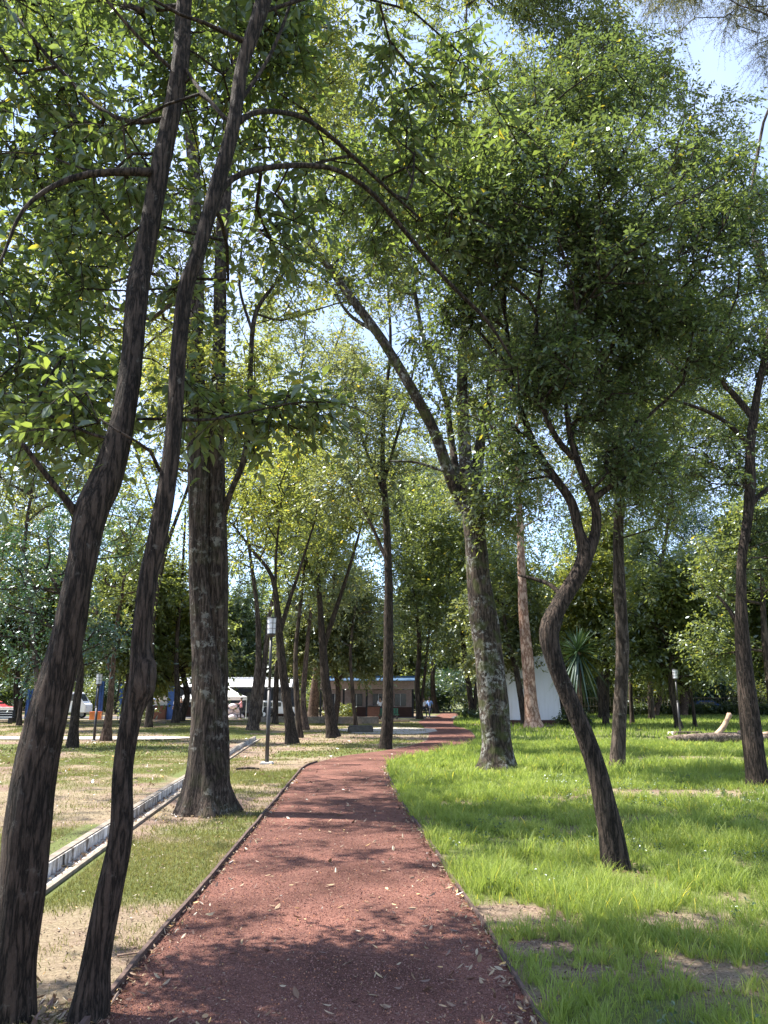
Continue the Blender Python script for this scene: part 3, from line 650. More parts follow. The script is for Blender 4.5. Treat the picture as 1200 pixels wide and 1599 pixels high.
make_tree('leaning_tree', 'thickest leaning dark trunk next to the concrete drain, with a broken black stub', s,
    [E(60, 250, 6.0, (1.7, 1.4, 1.5), 170), E(160, -60, 6.2, (1.8, 1.6, 1.2), 120), E(60, 600, 5.5, (1.0, .8, .55), 60), E(-330, 150, 5.8, (1.5, 1.8, 1.8), 25), E(-40, 450, 5.6, (.8, .8, .6), 40)],  # the clump beyond the left frame edge is added to cast shade
    M['leaf_near'], M['bark_dark'], K=4, Mn=9, Lt=.46, ls=.100, dn=1.0, width=.50, minh=2.6, ridge=.019, flare=.22, sides=72, step=.22, rs=.35, gap=.40, nsc=1.1)
# B: thinner trunk with knots
YB = Yof(137, 1594)
s = Sk(12)
s.px([(137, 1596, 56), (146, 1540, 47), (151, 1500, 42), (170, 1400, 41), (190, 1300, 35), (193, 1200, 31), (208, 1110, 33), (220, 1075, 43), (223, 1040, 41), (219, 1010, 31), (232, 900, 30), (244, 850, 31), (262, 750, 28), (274, 650, 26), (280, 550, 24), (290, 450, 25), (308, 400, 22), (335, 300, 24, .05), (364, 200, 22, .1), (379, 100, 20, .15), (412, 0, 24, .2), (440, -120, 20, .3), (455, -260, 14, .4)], YB, step=.05)
s.px([(340, 305, 15, .1), (362, 280, 13, .2), (400, 265, 12, .35), (470, 258, 11, .6), (530, 267, 10, .85), (585, 305, 10, 1.1), (640, 370, 10, 1.35), (700, 440, 9, 1.6), (760, 500, 8, 1.8), (800, 560, 5, 1.9)], YB, 'near', .1)
s.px([(368, 195, 14, .1), (392, 178, 12, .2), (430, 174, 11, .4), (480, 187, 10, .7), (530, 225, 9, 1.), (600, 290, 7, 1.4), (660, 345, 5, 1.7)], YB, 'near', .1)
s.px([(382, 65, 12, .15), (350, 50, 10, .1), (318, 35, 8, 0), (280, 22, 7, -.1), (240, 0, 6, -.2), (190, -30, 4, -.3)], YB, 'near', .1)
s.px([(370, 165, 10, .1), (395, 130, 9, .2), (420, 90, 8, .3), (440, 45, 7, .4), (456, 0, 6, .5), (480, -60, 4, .6)], YB, 'near', .1)
s.px([(352, 185, 9, .1), (330, 160, 9, .2), (305, 130, 8, .35), (280, 90, 6, .5)], YB, 'near', .1)
s.px([(250, 735, 10, 0), (236, 705, 8, -.1), (215, 690, 6, -.15), (180, 670, 4, -.2)], YB, 'near', .1)
s.px([(286, 655, 9, 0), (330, 655, 6, .15), (400, 641, 5, .3), (470, 628, 4, .45), (540, 632, 3, .6), (580, 650, 2, .7)], YB, 'near', .1)
s.px([(405, 20, 9, .2), (520, -10, 7, .6), (620, 10, 5, 1.)], YB, 'near', .1)
make_tree('leaning_tree', 'slimmer leaning trunk with a knotty bulge beside the path edging, boughs arching over the path', s,
    [E(440, 90, 6.2, (1.5, 1.3, 1.0), 120), E(600, 210, 6.8, (1.3, 1.2, .9), 85), E(470, 645, 5.2, (.55, .4, .16), 15), E(345, -170, 6, (1.8, 1.6, 1), 90), E(290, 640, 4.9, (.35, .3, .25), 9), E(250, 330, 5.6, (.9, .7, .8), 32), E(120, 660, 4.8, (.5, .4, .22), 16), E(700, 330, 7.2, (1., 1, .7), 40), E(410, 350, 5.6, (.5, .5, .35), 12)],
    M['leaf_near'], M['bark_dark'], K=4, Mn=9, Lt=.44, ls=.098, dn=1.0, width=.50, minh=2.6, ridge=.013, flare=.18, sides=60, step=.22, rs=.35, gap=.38, nsc=1.1)
# C: big twin-stemmed trunk
YC = Yof(325, 1270)
s = Sk(13)
s.px([(324, 1272, 66), (325, 1200, 58), (325, 1120, 50), (325, 1050, 48), (316, 960, 36), (312, 880, 31), (311, 800, 32), (311, 720, 34), (308, 640, 29), (306, 540, 24), (308, 440, 21), (306, 340, 18), (300, 220, 20, .2), (285, 80, 17, .5), (270, -60, 12, .8)], YC, step=.1)
s.px([(335, 1215, 46, .05), (338, 1100, 36, .1), (340, 1000, 33, .1), (341, 900, 31, .1), (340, 800, 28, .1), (338, 700, 26, .1), (341, 600, 21, .1), (344, 500, 19, .1), (345, 400, 18, .1), (352, 300, 20, .2), (358, 190, 17, .3), (375, 60, 14, .4), (390, -80, 10, .5)], YC, 0, .1)
s.px([(350, 800, 12, .1), (362, 765, 10, 0), (382, 715, 10, -.1), (390, 650, 9, -.1), (392, 560, 8, 0), (400, 490, 7, .2), (425, 450, 5, .4), (445, 425, 3, .6)], YC, 'near', .12)
s.px([(395, 520, 5, 0), (375, 450, 4, .3), (378, 380, 3, .5)], YC, 'near', .12)
s.px([(400, 490, 4, .2), (440, 500, 3, .6), (490, 485, 2.5, 1.), (540, 470, 2, 1.3)], YC, 'near', .12)
make_tree('twin_stem_tree', 'massive grey-brown tree with two stems fused at the base, standing between drain and path', s,
    [E(330, -60, 12.5, (3.6, 3, 2.2), 210), E(90, 40, 13.5, (3, 3, 2), 150), E(480, 120, 13.5, (2.5, 2.2, 1.6), 110), E(345, 590, 11.6, (.8, .6, 1.0), 26), E(440, 440, 12.4, (1.3, 1, .9), 26), E(180, 330, 13, (1.8, 1.5, 1.6), 60), E(-150, 250, 14, (3, 3, 2.5), 30), ((-6.2, 14, 9.2), (2.2, 2.6, 1.1), 60), ((-5.2, 17, 8.6), (1.9, 2.4, 1.2), 55), ((-8.6, 15, 10.5), (2.2, 2.6, 1.2), 45), ((-5.3, 10.6, 8.5), (1.7, 1.5, .8), 24), E(245, 400, 12.5, (1.1, 1.2, 1.3), 34), E(330, 330, 12.6, (1.2, 1.2, 1.2), 30), E(265, 720, 12.6, (.7, .8, .5), 14)],  # clumps in world coordinates are added foliage, placed to shade the middle path
    M['leaf_yel'], M['bark_grey'], K=6, Mn=12, Lt=.6, ls=.105, dn=1.1, gap=.45, near=False, minh=3.5, ridge=.022, flare=.5, sides=72, step=.4, flare_h=.35, rs=.5, nsc=.7, droop=.4)
# F: lichened tree right of the path
YF = Yof(778, 1203)
s = Sk(14)
s.px([(778, 1206, 56), (776, 1150, 47), (766, 1050, 43), (757, 970, 43), (748, 900, 36), (742, 840, 32), (738, 780, 34), (729, 740, 22), (724, 660, 18), (722, 590, 17), (725, 520, 14), (735, 430, 11), (740, 330, 9), (735, 200, 7)], YF, step=.15)
s.px([(735, 800, 26, 0), (712, 765, 19, 0), (695, 720, 18, -.2), (672, 660, 17, -.4), (645, 610, 16, -.6), (615, 560, 15, -.7), (590, 520, 14, -.8), (545, 460, 13, -.8), (500, 400, 10, -.8), (460, 345, 8, -.6), (430, 290, 5, -.4)], YF, 'near', .15)
s.px([(742, 790, 26, .1), (746, 730, 19, .2), (752, 680, 16, .4), (765, 620, 13, .7), (770, 540, 10, 1), (790, 440, 8, 1.5), (810, 330, 6, 2)], YF, 'near', .15)
s.px([(730, 780, 14, .2), (714, 740, 12, .6), (704, 680, 11, 1), (695, 620, 9, 1.2), (660, 520, 7, 1.5), (640, 400, 5, 2)], YF, 'near', .15)
s.px([(590, 520, 7, -.8), (545, 490, 5, -.6), (510, 440, 4, -.2), (470, 420, 3, 0)], YF, 'near', .15)
s.px([(690, 735, 5, -.2), (650, 722, 4, -.3), (610, 720, 3, -.5)], YF, 'near', .15)
make_tree('lichened_tree', 'stout tree with grey lichen patches in the lush grass by the path bend', s,
    [E(600, 330, 19, (2.6, 2.5, 2.6), 120), E(740, 250, 20, (3.4, 3, 3), 210), E(700, 600, 18.5, (1.8, 1.6, 1.5), 50), E(530, 190, 20, (2.4, 2.5, 1.8), 70), E(790, 40, 21, (4.2, 3, 2.2), 190), E(770, 780, 18.3, (.9, .8, .9), 26), E(480, 440, 18.5, (1.4, 1.3, 1.1), 24), E(830, 500, 19.5, (2, 2, 2), 80), E(750, -160, 21, (5, 3.5, 3), 130)],
    M['leaf_mid'], M['bark_lichen'], K=6, Mn=13, Lt=.85, ls=.14, dn=1.45, gap=.47, near=False, minh=5, ridge=.015, flare=.28, sides=48, step=.5, rs=.6, nsc=.45, droop=.4)
# G: curved dark tree with dense crown
YG = Yof(962, 1358)
s = Sk(15)
s.px([(964, 1362, 42), (955, 1300, 37), (943, 1250, 34), (931, 1200, 30), (914, 1150, 28), (893, 1100, 27), (872, 1050, 26), (858, 1000, 30), (861, 975, 31), (872, 950, 26), (890, 920, 25), (905, 895, 25), (915, 865, 26), (905, 830, 16), (893, 785, 15), (870, 750, 13, .05), (845, 715, 12, .1), (828, 680, 11, .15), (815, 640, 9, .2), (800, 590, 7, .3), (790, 500, 6, .4), (770, 400, 5, .5)], YG, step=.06)
s.px([(918, 870, 20), (931, 830, 16), (930, 790, 14, -.05), (912, 745, 12, -.1), (896, 700, 11, -.1), (885, 640, 8, -.1), (888, 560, 7, 0), (905, 470, 6, .1), (920, 360, 5, .2)], YG, 'near', .08)
s.px([(895, 715, 10, -.1), (870, 685, 10, -.2), (850, 640, 9, -.25), (842, 580, 8, -.3), (838, 500, 6, -.2), (850, 400, 5, 0), (860, 300, 4, .2)], YG, 'near', .08)
s.px([(890, 690, 8, -.1), (905, 640, 6, .1), (930, 590, 5, .3), (960, 540, 5, .4), (1010, 470, 4, .5), (1060, 400, 3, .6)], YG, 'near', .08)
s.px([(862, 985, 10), (848, 990, 12, -.02)], YG, 'near', .03)
s.px([(880, 935, 9), (862, 915, 7, .1), (838, 905, 6, .2), (810, 898, 4, .3)], YG, 'near', .06)
s.px([(800, 580, 6, .3), (750, 520, 5, .5), (700, 470, 4, .7), (650, 420, 3, .8)], YG, 'near', .08)
make_tree('curved_tree', 'crooked dark tree in the grass bending back on itself under a dense round crown', s,
    [E(900, 420, 8.3, (2.0, 1.7, 1.7), 430), E(745, 350, 8.6, (1.1, 1.2, 1.0), 110), E(1070, 360, 8.4, (1.1, 1.2, 1.1), 130), E(920, 190, 8.8, (1.2, 1.2, .75), 110), E(860, 610, 8.1, (1.15, 1.0, .6), 110), E(960, 730, 8.2, (.7, .7, .35), 30), E(700, 500, 8.6, (.7, .8, .6), 40), E(830, 730, 7.8, (.45, .5, .3), 14), E(1000, 560, 8.3, (.9, .9, .6), 70)],
    M['leaf_dense'], M['bark_dark'], K=7, Mn=13, Lt=.36, ls=.066, dn=1.35, near=False, minh=3.4, ridge=.006, flare=.22, sides=48, step=.22, rs=.4, gap=.455, nsc=1.15, droop=.25)
# H: straight slim tree
YH = Yof(964, 1200)
s = Sk(16)
s.px([(964, 1202, 23), (966, 1150, 21), (970, 1080, 20), (972, 1000, 20), (968, 920, 18), (966, 850, 16), (968, 760, 14), (975, 650, 12), (985, 520, 9), (980, 400, 6)], YH, step=.15)
make_tree('slim_tree', 'straight slim grey trunk with ring scars, standing in the grass behind the crooked tree', s,
    [E(980, 560, 19.5, (2.3, 2.2, 2.6), 160), E(1000, 760, 19, (1.8, 1.6, 1.2), 60), E(1060, 250, 20.5, (2.3, 2, 2.2), 90), E(960, 130, 21, (2.8, 2.5, 1.6), 110)],
    M['leaf_mid'], M['bark_mid'], K=6, Mn=12, Lt=.8, ls=.135, dn=1.5, gap=.46, near=False, minh=5, ridge=.008, flare=.2, sides=24, step=.5, nsc=.5)
# I: tree at the right edge
YI = Yof(1185, 1230)
s = Sk(17)
s.px([(1186, 1232, 34), (1176, 1160, 31), (1166, 1080, 27), (1160, 1000, 22), (1158, 930, 16), (1159, 870, 14), (1168, 810, 15), (1172, 750, 16), (1172, 700, 14), (1178, 650, 13), (1184, 610, 11), (1192, 570, 10), (1200, 530, 9), (1215, 450, 7), (1230, 360, 5)], YI, step=.12)
s.px([(1178, 655, 11), (1160, 632, 10, .1), (1130, 600, 9, .2), (1095, 580, 8, .3), (1060, 577, 6, .4), (1040, 560, 4, .5)], YI, 'near', .12)
s.px([(1172, 700, 8), (1145, 668, 7, -.1), (1110, 645, 6, -.3), (1070, 630, 5, -.5), (1020, 615, 4, -.6)], YI, 'near', .12)
s.px([(1095, 580, 5, .3), (1090, 540, 5, .4), (1105, 490, 4, .5), (1100, 440, 3, .6)], YI, 'near', .12)
s.px([(1160, 990, 9), (1138, 950, 6, .2), (1120, 930, 4, .4)], YI, 'near', .12)
s.px([(1172, 790, 9), (1190, 770, 7, .1), (1215, 755, 6, .2)], YI, 'near', .12)
make_tree('forked_tree', 'dark slender tree with pale foot beside the fallen log, forked boughs above', s,
    [E(1110, 530, 15.5, (1.9, 1.6, 1.2), 120), E(1230, 500, 16, (2.2, 2, 2.0), 130), E(1110, 720, 15.6, (1.2, 1.2, .8), 30), E(1230, 850, 15.5, (1.2, 1.2, .9), 40), E(1190, 330, 16, (1.0, 1.2, .8), 40)],
    M['leaf_dense'], M['bark_dark'], K=6, Mn=13, Lt=.55, ls=.09, dn=1.8, near=False, minh=4, ridge=.008, flare=.2, sides=28, step=.35, nsc=.8)
# E: thin tree beside the bend
YE = Yof(603, 1170)
s = Sk(18)
s.px([(602, 1172, 20), (606, 1110, 17), (607, 1000, 15), (607, 900, 13), (603, 800, 10), (598, 720, 8), (600, 640, 6), (610, 540, 5), (605, 430, 3)], YE, step=.2)
s.px([(600, 770, 6), (578, 720, 5, .2), (560, 660, 4, .4), (550, 590, 3, .6)], YE, 'near', .2)
s.px([(601, 750, 6), (615, 700, 5, -.2), (632, 640, 4, -.4), (650, 560, 3, -.6)], YE, 'near', .2)
s.px([(606, 880, 6), (585, 830, 5, .3), (560, 780, 4, .5), (535, 730, 3, .6)], YE, 'near', .2)
make_tree('slender_tree', 'tall thin dark trunk right beside the bend of the red path, with sparse grey-green crown', s,
    [E(600, 600, 26, (2.4, 2.2, 2.6), 90), E(560, 760, 26, (1.8, 1.6, 1.4), 36), E(620, 440, 26, (1.8, 1.8, 1.4), 36)],
    M['leaf_grey'], M['bark_dark'], K=6, Mn=12, Lt=.9, ls=.15, dn=1.5, near=False, minh=6, flare=.2, sides=16, step=.6, nsc=.45, gap=.38)
# overhanging feathery crown at the top corner (its trunk stands outside the frame)
YJ = 15.
s = Sk(19)
s.limb([(9.2, YJ, 0), (9.0, YJ, 4), (8.8, YJ+.3, 8), (8.4, YJ+.4, 11.5)], [.24, .2, .17, .1], step=.2)
make_tree('feathery_tree', 'fine-leaved purplish grey crown hanging into the open sky at the top corner', s,
    [E(1150, -40, 15, (1.7, 1.6, .9), 90), E(1250, 60, 15.5, (1.1, 1.4, .9), 40), E(1060, -30, 16, (1.0, 1.2, .6), 30)],
    M['leaf_feather'], M['bark_mid'], K=9, Mn=34, Lt=.7, ls=.055, dn=1.6, near=False, minh=6, step=.4, width=.22, droop=.7, nsc=.8)

# ------------------------------------------------------------------ mid-ground trees
def mid(name, label, seed, stems, crowns, leaf, bark, ls=None, dens=1., K=6, Mn=11, gap=.40, minh=3.5, cat='tree', ground=0., group=None):
    px, py = stems[0][0][:2]; Y = Yof(px, py, ground); s = Sk(seed)
    stems = [[(q[0], q[1], q[2]*.74) for q in st] for st in stems]
    s.px(stems[0], Y, None, .4)
    for st in stems[1:]: s.px(st, Y, 'near' if len(s.P) else None, .4)
    el = []
    for cxp, cyp, rx, rz in crowns:
        t = T(cxp, cyp, Y)/F; a, b = rx*t, rz*t; n = int(dens*24*(a*b)**.75); el.append((P(cxp, cyp, Y+.5), (a, max(a*.8, 1.2), b), max(10, n)))
    ls = ls or .0046*Y+.03
    return make_tree(name, label, s, el, leaf, bark, K=K, Mn=Mn, Lt=.3+.022*Y, ls=ls, near=False, minh=minh, flare=.3, sides=14, step=.8, nsc=.35, gap=gap, stems=False, tip=.012, cat=cat, group=group)
mid('double_tree', 'pale-barked tree splitting into a narrow V behind the lamp post', 31, [[(395, 1142, 26), (398, 1090, 16), (404, 1030, 13), (402, 950, 10), (390, 860, 7), (380, 760, 5)], [(402, 1125, 15), (412, 1050, 12), (422, 960, 9), (440, 870, 6)]], [(400, 800, 100, 130), (350, 680, 70, 90)], M['leaf_mid'], M['bark_mid'])
mid('leaning_tree', 'dark fork-topped tree leaning to the tall lamp post', 32, [[(457, 1162, 24), (449, 1100, 20), (440, 1030, 18), (434, 960, 14), (425, 900, 9), (395, 860, 6), (365, 820, 4)], [(437, 990, 11), (450, 945, 9), (468, 890, 6), (490, 820, 4)], [(430, 930, 7), (432, 860, 5), (440, 780, 4)]], [(420, 830, 95, 90), (470, 740, 80, 90), (370, 770, 70, 70)], M['leaf_yel'], M['bark_dark'], dens=.8)
mid('thin_tree', 'thin dark trunk just behind the tree that leans to the lamp post', 33, [[(469, 1152, 13), (464, 1090, 12), (462, 1020, 10), (470, 940, 7), (478, 860, 5)]], [(480, 880, 65, 80)], M['leaf_mid'], M['bark_far'])
mid('brown_tree', 'short reddish-brown trunk between the thin dark trunk and the grey one', 34, [[(478, 1140, 15), (474, 1090, 12), (480, 1010, 9), (490, 920, 6)]], [(500, 900, 70, 70)], M['leaf_grey'], M['bark_brown'])
mid('pinkish_tree', 'broad pinkish trunk in front of the market hall, behind the forked dark tree', 35, [[(488, 1123, 24), (493, 1070, 19), (500, 1010, 15), (505, 930, 10), (500, 830, 7)]], [(490, 790, 110, 110)], M['leaf_yel'], M['bark_brown'])
mid('forked_tree', 'dark tree with a wide fork, standing by the dark stone block and gravel patch', 36, [[(521, 1152, 25), (512, 1090, 20), (506, 1030, 18), (501, 960, 12), (497, 880, 8), (500, 800, 5), (508, 720, 4)], [(506, 1010, 12), (522, 960, 10), (545, 890, 7), (565, 820, 5)], [(500, 930, 7), (475, 860, 5), (460, 780, 4)]], [(520, 760, 105, 110), (560, 860, 60, 60), (460, 680, 70, 90)], M['leaf_yel'], M['bark_dark'], dens=.85)
mid('thin_tree', 'very thin trunk rising just behind the dark stone block', 37, [[(556, 1134, 9), (551, 1080, 8), (548, 1010, 6), (560, 920, 4)]], [(560, 950, 50, 60)], M['leaf_grey'], M['bark_far'])
mid('dark_tree', 'dark double trunk where the red path disappears, on its near bank', 38, [[(656, 1123, 13), (652, 1070, 11), (655, 1000, 9), (645, 920, 6)], [(657, 1110, 7), (664, 1050, 6), (672, 970, 5)]], [(650, 930, 75, 100), (680, 820, 80, 90)], M['leaf_mid'], M['bark_far'])
mid('dark_tree', 'dark trunk tilting beside the far end of the red path, past the double trunk', 39, [[(682, 1114, 13), (676, 1070, 10), (680, 1000, 8), (690, 900, 6)]], [(690, 900, 70, 90), (640, 780, 80, 110)], M['leaf_grey'], M['bark_far'])
mid('dark_tree', 'pair of dark stems half hidden behind the lichened tree', 40, [[(738, 1120, 13), (730, 1050, 11), (722, 980, 9), (725, 900, 6)], [(741, 1110, 9), (746, 1040, 8), (745, 950, 6)]], [(710, 930, 70, 90), (760, 870, 60, 90)], M['leaf_mid'], M['bark_far'])
mid('peeling_tree', 'tall pinkish tree with blotched peeling bark in front of the white wall', 41, [[(833, 1137, 38), (829, 1090, 27), (824, 1030, 25), (818, 960, 21), (815, 890, 17), (812, 800, 13), (805, 700, 9)]], [(800, 720, 130, 120), (840, 560, 120, 120)], M['leaf_grey'], M['bark_pale'])
mid('dark_tree', 'dark smooth trunk curving in front of the white wall beside the peeling tree', 42, [[(821, 1133, 17), (814, 1090, 13), (805, 1040, 12), (793, 1000, 9), (785, 940, 6)]], [(800, 920, 60, 70)], M['leaf_mid'], M['bark_far'])
mid('shade_tree', 'bushy tree with bluish glossy leaves behind the thick leaning trunk', 43, [[(113, 1168, 22), (118, 1110, 18), (126, 1040, 14), (110, 960, 10), (80, 900, 7)]], [(40, 930, 110, 110), (120, 840, 90, 80), (20, 1030, 60, 50), (150, 990, 60, 60)], M['leaf_blue'], M['bark_dark'], ls=.14, Mn=10, ground=.1, minh=2)
mid('forked_tree', 'brown trunk beside the small black lamp post on the dry lawn', 44, [[(165, 1157, 20), (171, 1110, 14), (176, 1050, 11), (182, 980, 8), (195, 900, 5)], [(176, 1060, 7), (160, 1000, 6), (150, 940, 4)]], [(170, 920, 70, 80), (200, 800, 80, 90)], M['leaf_mid'], M['bark_brown'], ground=.1)
mid('dark_tree', 'thin dark trunk between the knotted leaning trunk and the twin-stemmed tree', 45, [[(274, 1129, 15), (277, 1080, 12), (276, 1010, 9), (285, 900, 6), (290, 800, 4)]], [(255, 900, 70, 90), (240, 980, 50, 40)], M['leaf_yel'], M['bark_far'], ground=.1)
mid('thin_tree', 'thin crooked trunk in front of the low white wall beyond the dry lawn', 46, [[(30, 1133, 10), (34, 1090, 8), (45, 1040, 6), (30, 980, 4)]], [(20, 850, 110, 110)], M['leaf_yel'], M['bark_far'], ground=.1)
mid('dark_tree', 'broad dark trunk in deep shade behind the sword-leaved palm', 47, [[(944, 1122, 24), (940, 1070, 20), (935, 1000, 15), (940, 900, 9)]], [(930, 880, 110, 110), (880, 960, 60, 50)], M['leaf_dense'], M['bark_far'])
mid('thin_tree', 'thin trunk just past the slim ring-scarred tree', 48, [[(988, 1130, 9), (985, 1070, 8), (990, 990, 6)]], [(1000, 940, 60, 70)], M['leaf_mid'], M['bark_far'])
mid('yellow_shrub_tree', 'small tree with pale yellow leaves hiding the lamp beside the fallen log', 49, [[(1086, 1136, 8), (1080, 1090, 6), (1062, 1060, 5), (1045, 1010, 3)]], [(1020, 1030, 26, 20), (1050, 1010, 34, 24), (1078, 1040, 22, 26), (1045, 1052, 22, 18)], M['leaf_bright'], M['bark_far'], dens=3.4, ls=.15, minh=2, gap=.3)
mid('broad_tree', 'brown trunk with a broad glossy crown behind the raised stub of the fallen log', 50, [[(1066, 1118, 20), (1072, 1070, 17), (1078, 1000, 12), (1085, 900, 8)]], [(1110, 930, 110, 90), (1060, 820, 100, 90), (1180, 990, 60, 60)], M['leaf_blue'], M['bark_brown'], ls=.25, dens=1.2)
mid('broad_tree', 'dark tree at the far lawn edge behind the slender pale-footed tree', 51, [[(1215, 1150, 24), (1205, 1080, 18), (1195, 1000, 13), (1190, 900, 8)]], [(1180, 880, 100, 110), (1120, 1010, 50, 50)], M['leaf_mid'], M['bark_far'], dens=1.2)

mid('tall_tree', 'tall light-leaved tree rising behind the twin-stemmed tree on the dry lawn', 52, [[(232, 1136, 15), (236, 1060, 12), (240, 960, 10), (262, 850, 8), (300, 740, 6), (320, 620, 5), (330, 500, 4)], [(262, 850, 6), (230, 760, 5), (200, 660, 4)]], [(330, 560, 120, 110), (190, 600, 130, 110), (400, 620, 90, 100), (80, 640, 110, 90)], M['leaf_yel'], M['bark_far'], ground=.1, dens=.62, gap=.44)
mid('tall_tree', 'tall grey-green tree above the fork-topped tree, branches thin against the sky', 53, [[(430, 1132, 13), (432, 1060, 11), (438, 960, 9), (430, 840, 7), (445, 700, 6), (470, 580, 4), (480, 480, 3)], [(436, 760, 5), (400, 640, 4), (380, 540, 3)], [(445, 700, 4), (500, 600, 3), (540, 500, 3)]], [(470, 560, 110, 90), (560, 620, 90, 90), (390, 700, 90, 70)], M['leaf_grey'], M['bark_far'], dens=.5, gap=.44)
mid('tall_tree', 'tall airy tree whose crown shows beyond the bluish glossy bushy tree', 54, [[(62, 1140, 13), (58, 1060, 11), (50, 960, 9), (40, 840, 7), (60, 720, 5)]], [(50, 740, 120, 100), (140, 720, 80, 80), (-30, 640, 100, 90)], M['leaf_grey'], M['bark_far'], ground=.1, dens=.7, gap=.42)
mid('tall_tree', 'tall tree with light foliage rising behind the slim ring-scarred tree', 55, [[(1018, 1124, 13), (1016, 1060, 11), (1020, 960, 9), (1040, 840, 7), (1060, 700, 5)]], [(1060, 640, 130, 110), (1180, 700, 100, 100), (960, 700, 80, 90)], M['leaf_mid'], M['bark_far'], dens=.8, gap=.42)
# ------------------------------------------------------------------ distant grove: a few kinds, copied
def generic(seed, h, leaf, bark, w=3.6, n=260, ls=.42, cr=None):
    s = Sk(seed); r = s.rg; p = [(0, 0, 0)]; x = y = 0
    for z in (.2, .4, .55, .7, .85): x += r.normal()*.35; y += r.normal()*.35; p.append((x, y, z*h))
    s.limb(p, [.26, .21, .18, .14, .09, .05], step=.6)
    k = int(s.n*.45)
    for j in range(3):
        q = s.P[k+j]; a = r.random()*6.28; s.limb([q, q+np.array((math.cos(a)*1.2, math.sin(a)*1.2, 2.2)), q+np.array((math.cos(a)*2.2, math.sin(a)*2.2, 4.6))], [.13, .09, .05], 'near', .6)
    el = [((0, 0, h*.70), (w, w, h*.26), n), ((w*.5, 0, h*.44), (w*.8, w*.8, h*.17), n//2), ((-w*.5, .5, h*.42), (w*.8, w*.8, h*.17), n//2), ((0, -.5, h*.92), (w*.6, w*.6, h*.12), n//4)]
    return make_tree('distant_tree', 'distant tree in the dense grove closing the park', s, el, leaf, bark, K=6, Mn=10, Lt=1.5, ls=ls, near=False, minh=h*.2, flare=.3, sides=10, step=1., nsc=.28, gap=.42, stems=False, tip=.02,
        group='distant trees in the dense grove')
def copy_tree(root, loc, rz, sc, label=None, group=None):
    c = root.copy(); COL.objects.link(c); c.location = loc; c.rotation_euler = (0, 0, rz); c.scale = (sc, sc, sc)
    if label: c['label'] = label
    if group: c['group'] = group
    for ch in root.children:
        d = ch.copy(); COL.objects.link(d); d.parent = c
    return c
protos = [generic(61, 15, M['leaf_mid'], M['bark_far']), generic(62, 17, M['leaf_yel'], M['bark_far'], 3.2), generic(63, 14, M['leaf_grey'], M['bark_brown'], 4.), generic(64, 16, M['leaf_dense'], M['bark_far'], 4.2, 190), generic(65, 9, M['leaf_mid'], M['bark_far'], 3.2, 220)]
spots = []
r = random.Random(4)
for (Yd, x0, x1, st, kinds, s0) in [(52, -250, 380, 150, (0, 1, 4), .9), (50, 560, 1000, 170, (0, 2, 1), .85), (47, 1040, 1500, 130, (3, 0), .9), (80, -300, 1500, 105, (0, 1, 2, 3), 1.), (92, -260, 1480, 80, (3, 0, 4), .95), (112, -300, 1500, 62, (0, 3, 2), 1.05), (130, -300, 1500, 58, (3, 3, 4), 1.05)]:
    x = x0
    while x < x1:
        yv = Yd+r.uniform(-4, 4); px = x+r.uniform(-.3, .3)*st
        X = (px-600)/F*yv*1.05
        if not (XL(min(yv, 91))-1 < X < XR(min(yv, 91))+1) and not (62 < yv < 84 and X < 3): spots.append((X, yv, r.choice(kinds), s0*r.uniform(.85, 1.15)))
        x += st
used = set()
for X, yv, kd, sc in spots:
    if kd in used: copy_tree(protos[kd], (X, yv, 0), r.uniform(0, 6.28), sc)
    else: protos[kd].location = (X, yv, 0); protos[kd].scale = (sc,)*3; used.add(kd)
for k in range(5):
    if k not in used: protos[k].location = (20+k*3, 118, 0)
# low shrubs closing the grove
def bush(seed, h, w, leaf, n, ls):
    s = Sk(seed); s.limb([(0, 0, 0), (0.05, 0, h*.25)], [.08, .05], step=.2)
    for j in range(4):
        a = j*1.6+.3; s.limb([(0, 0, h*.1), (math.cos(a)*w*.3, math.sin(a)*w*.3, h*.45), (math.cos(a)*w*.5, math.sin(a)*w*.5, h*.7)], [.05, .04, .02], 'near', .4)
    return make_tree('shrub', 'leafy shrub in the distant undergrowth', s, [((0, 0, h*.52), (w, w, h*.48), n)], leaf, M['bark_far'], K=6, Mn=10, Lt=h*.28, ls=ls, near=False, minh=0, flare=.2, sides=8, step=.5, nsc=.5, gap=.36, stems=False, tip=.01,
        group='shrubs in the distant undergrowth', cat='shrub')
bs = [bush(71, 4.2, 3.2, M['leaf_dense'], 150, .30), bush(72, 3.2, 2.6, M['leaf_mid'], 120, .26), bush(73, 5.0, 3.0, M['leaf_blue'], 150, .30)]
used = set()
for (Yd, x0, x1, st, kinds, s0) in [(100, -250, 1500, 48, (0, 2, 0, 1), 1.1), (88, 700, 1500, 60, (0, 2, 1), 1.), (122, -250, 1500, 55, (0, 2), 1.3)]:
    x = x0
    while x < x1:
        yv = Yd+r.uniform(-3, 3); px = x+r.uniform(-.3, .3)*st; X = (px-600)/F*yv*1.05; sc = s0*r.uniform(.75, 1.2); kd = r.choice(kinds); x += st
        if XL(min(yv, 91))-2 < X < XR(min(yv, 91))+2 and yv < 95: continue
        if kd in used: copy_tree(bs[kd], (X, yv, 0), r.uniform(0, 6.28), sc)
        else: bs[kd].location = (X, yv, 0); used.add(kd)
def single_bush(px, py, h, w, leaf, seed, label, name='shrub', n=70, ls=.14, Y=None):
    o = bush(seed, h, w, leaf, n, ls); o.location = G(px, py) if Y is None else (P(px, 1100, Y)[0], Y, 0); del o['group']; tag(o, label, 'shrub'); return o
single_bush(531, 1119, 1.25, 1.25, M['leaf_bright'], 81, 'bright yellow-green round bush beside the blue-roofed building', Y=64)
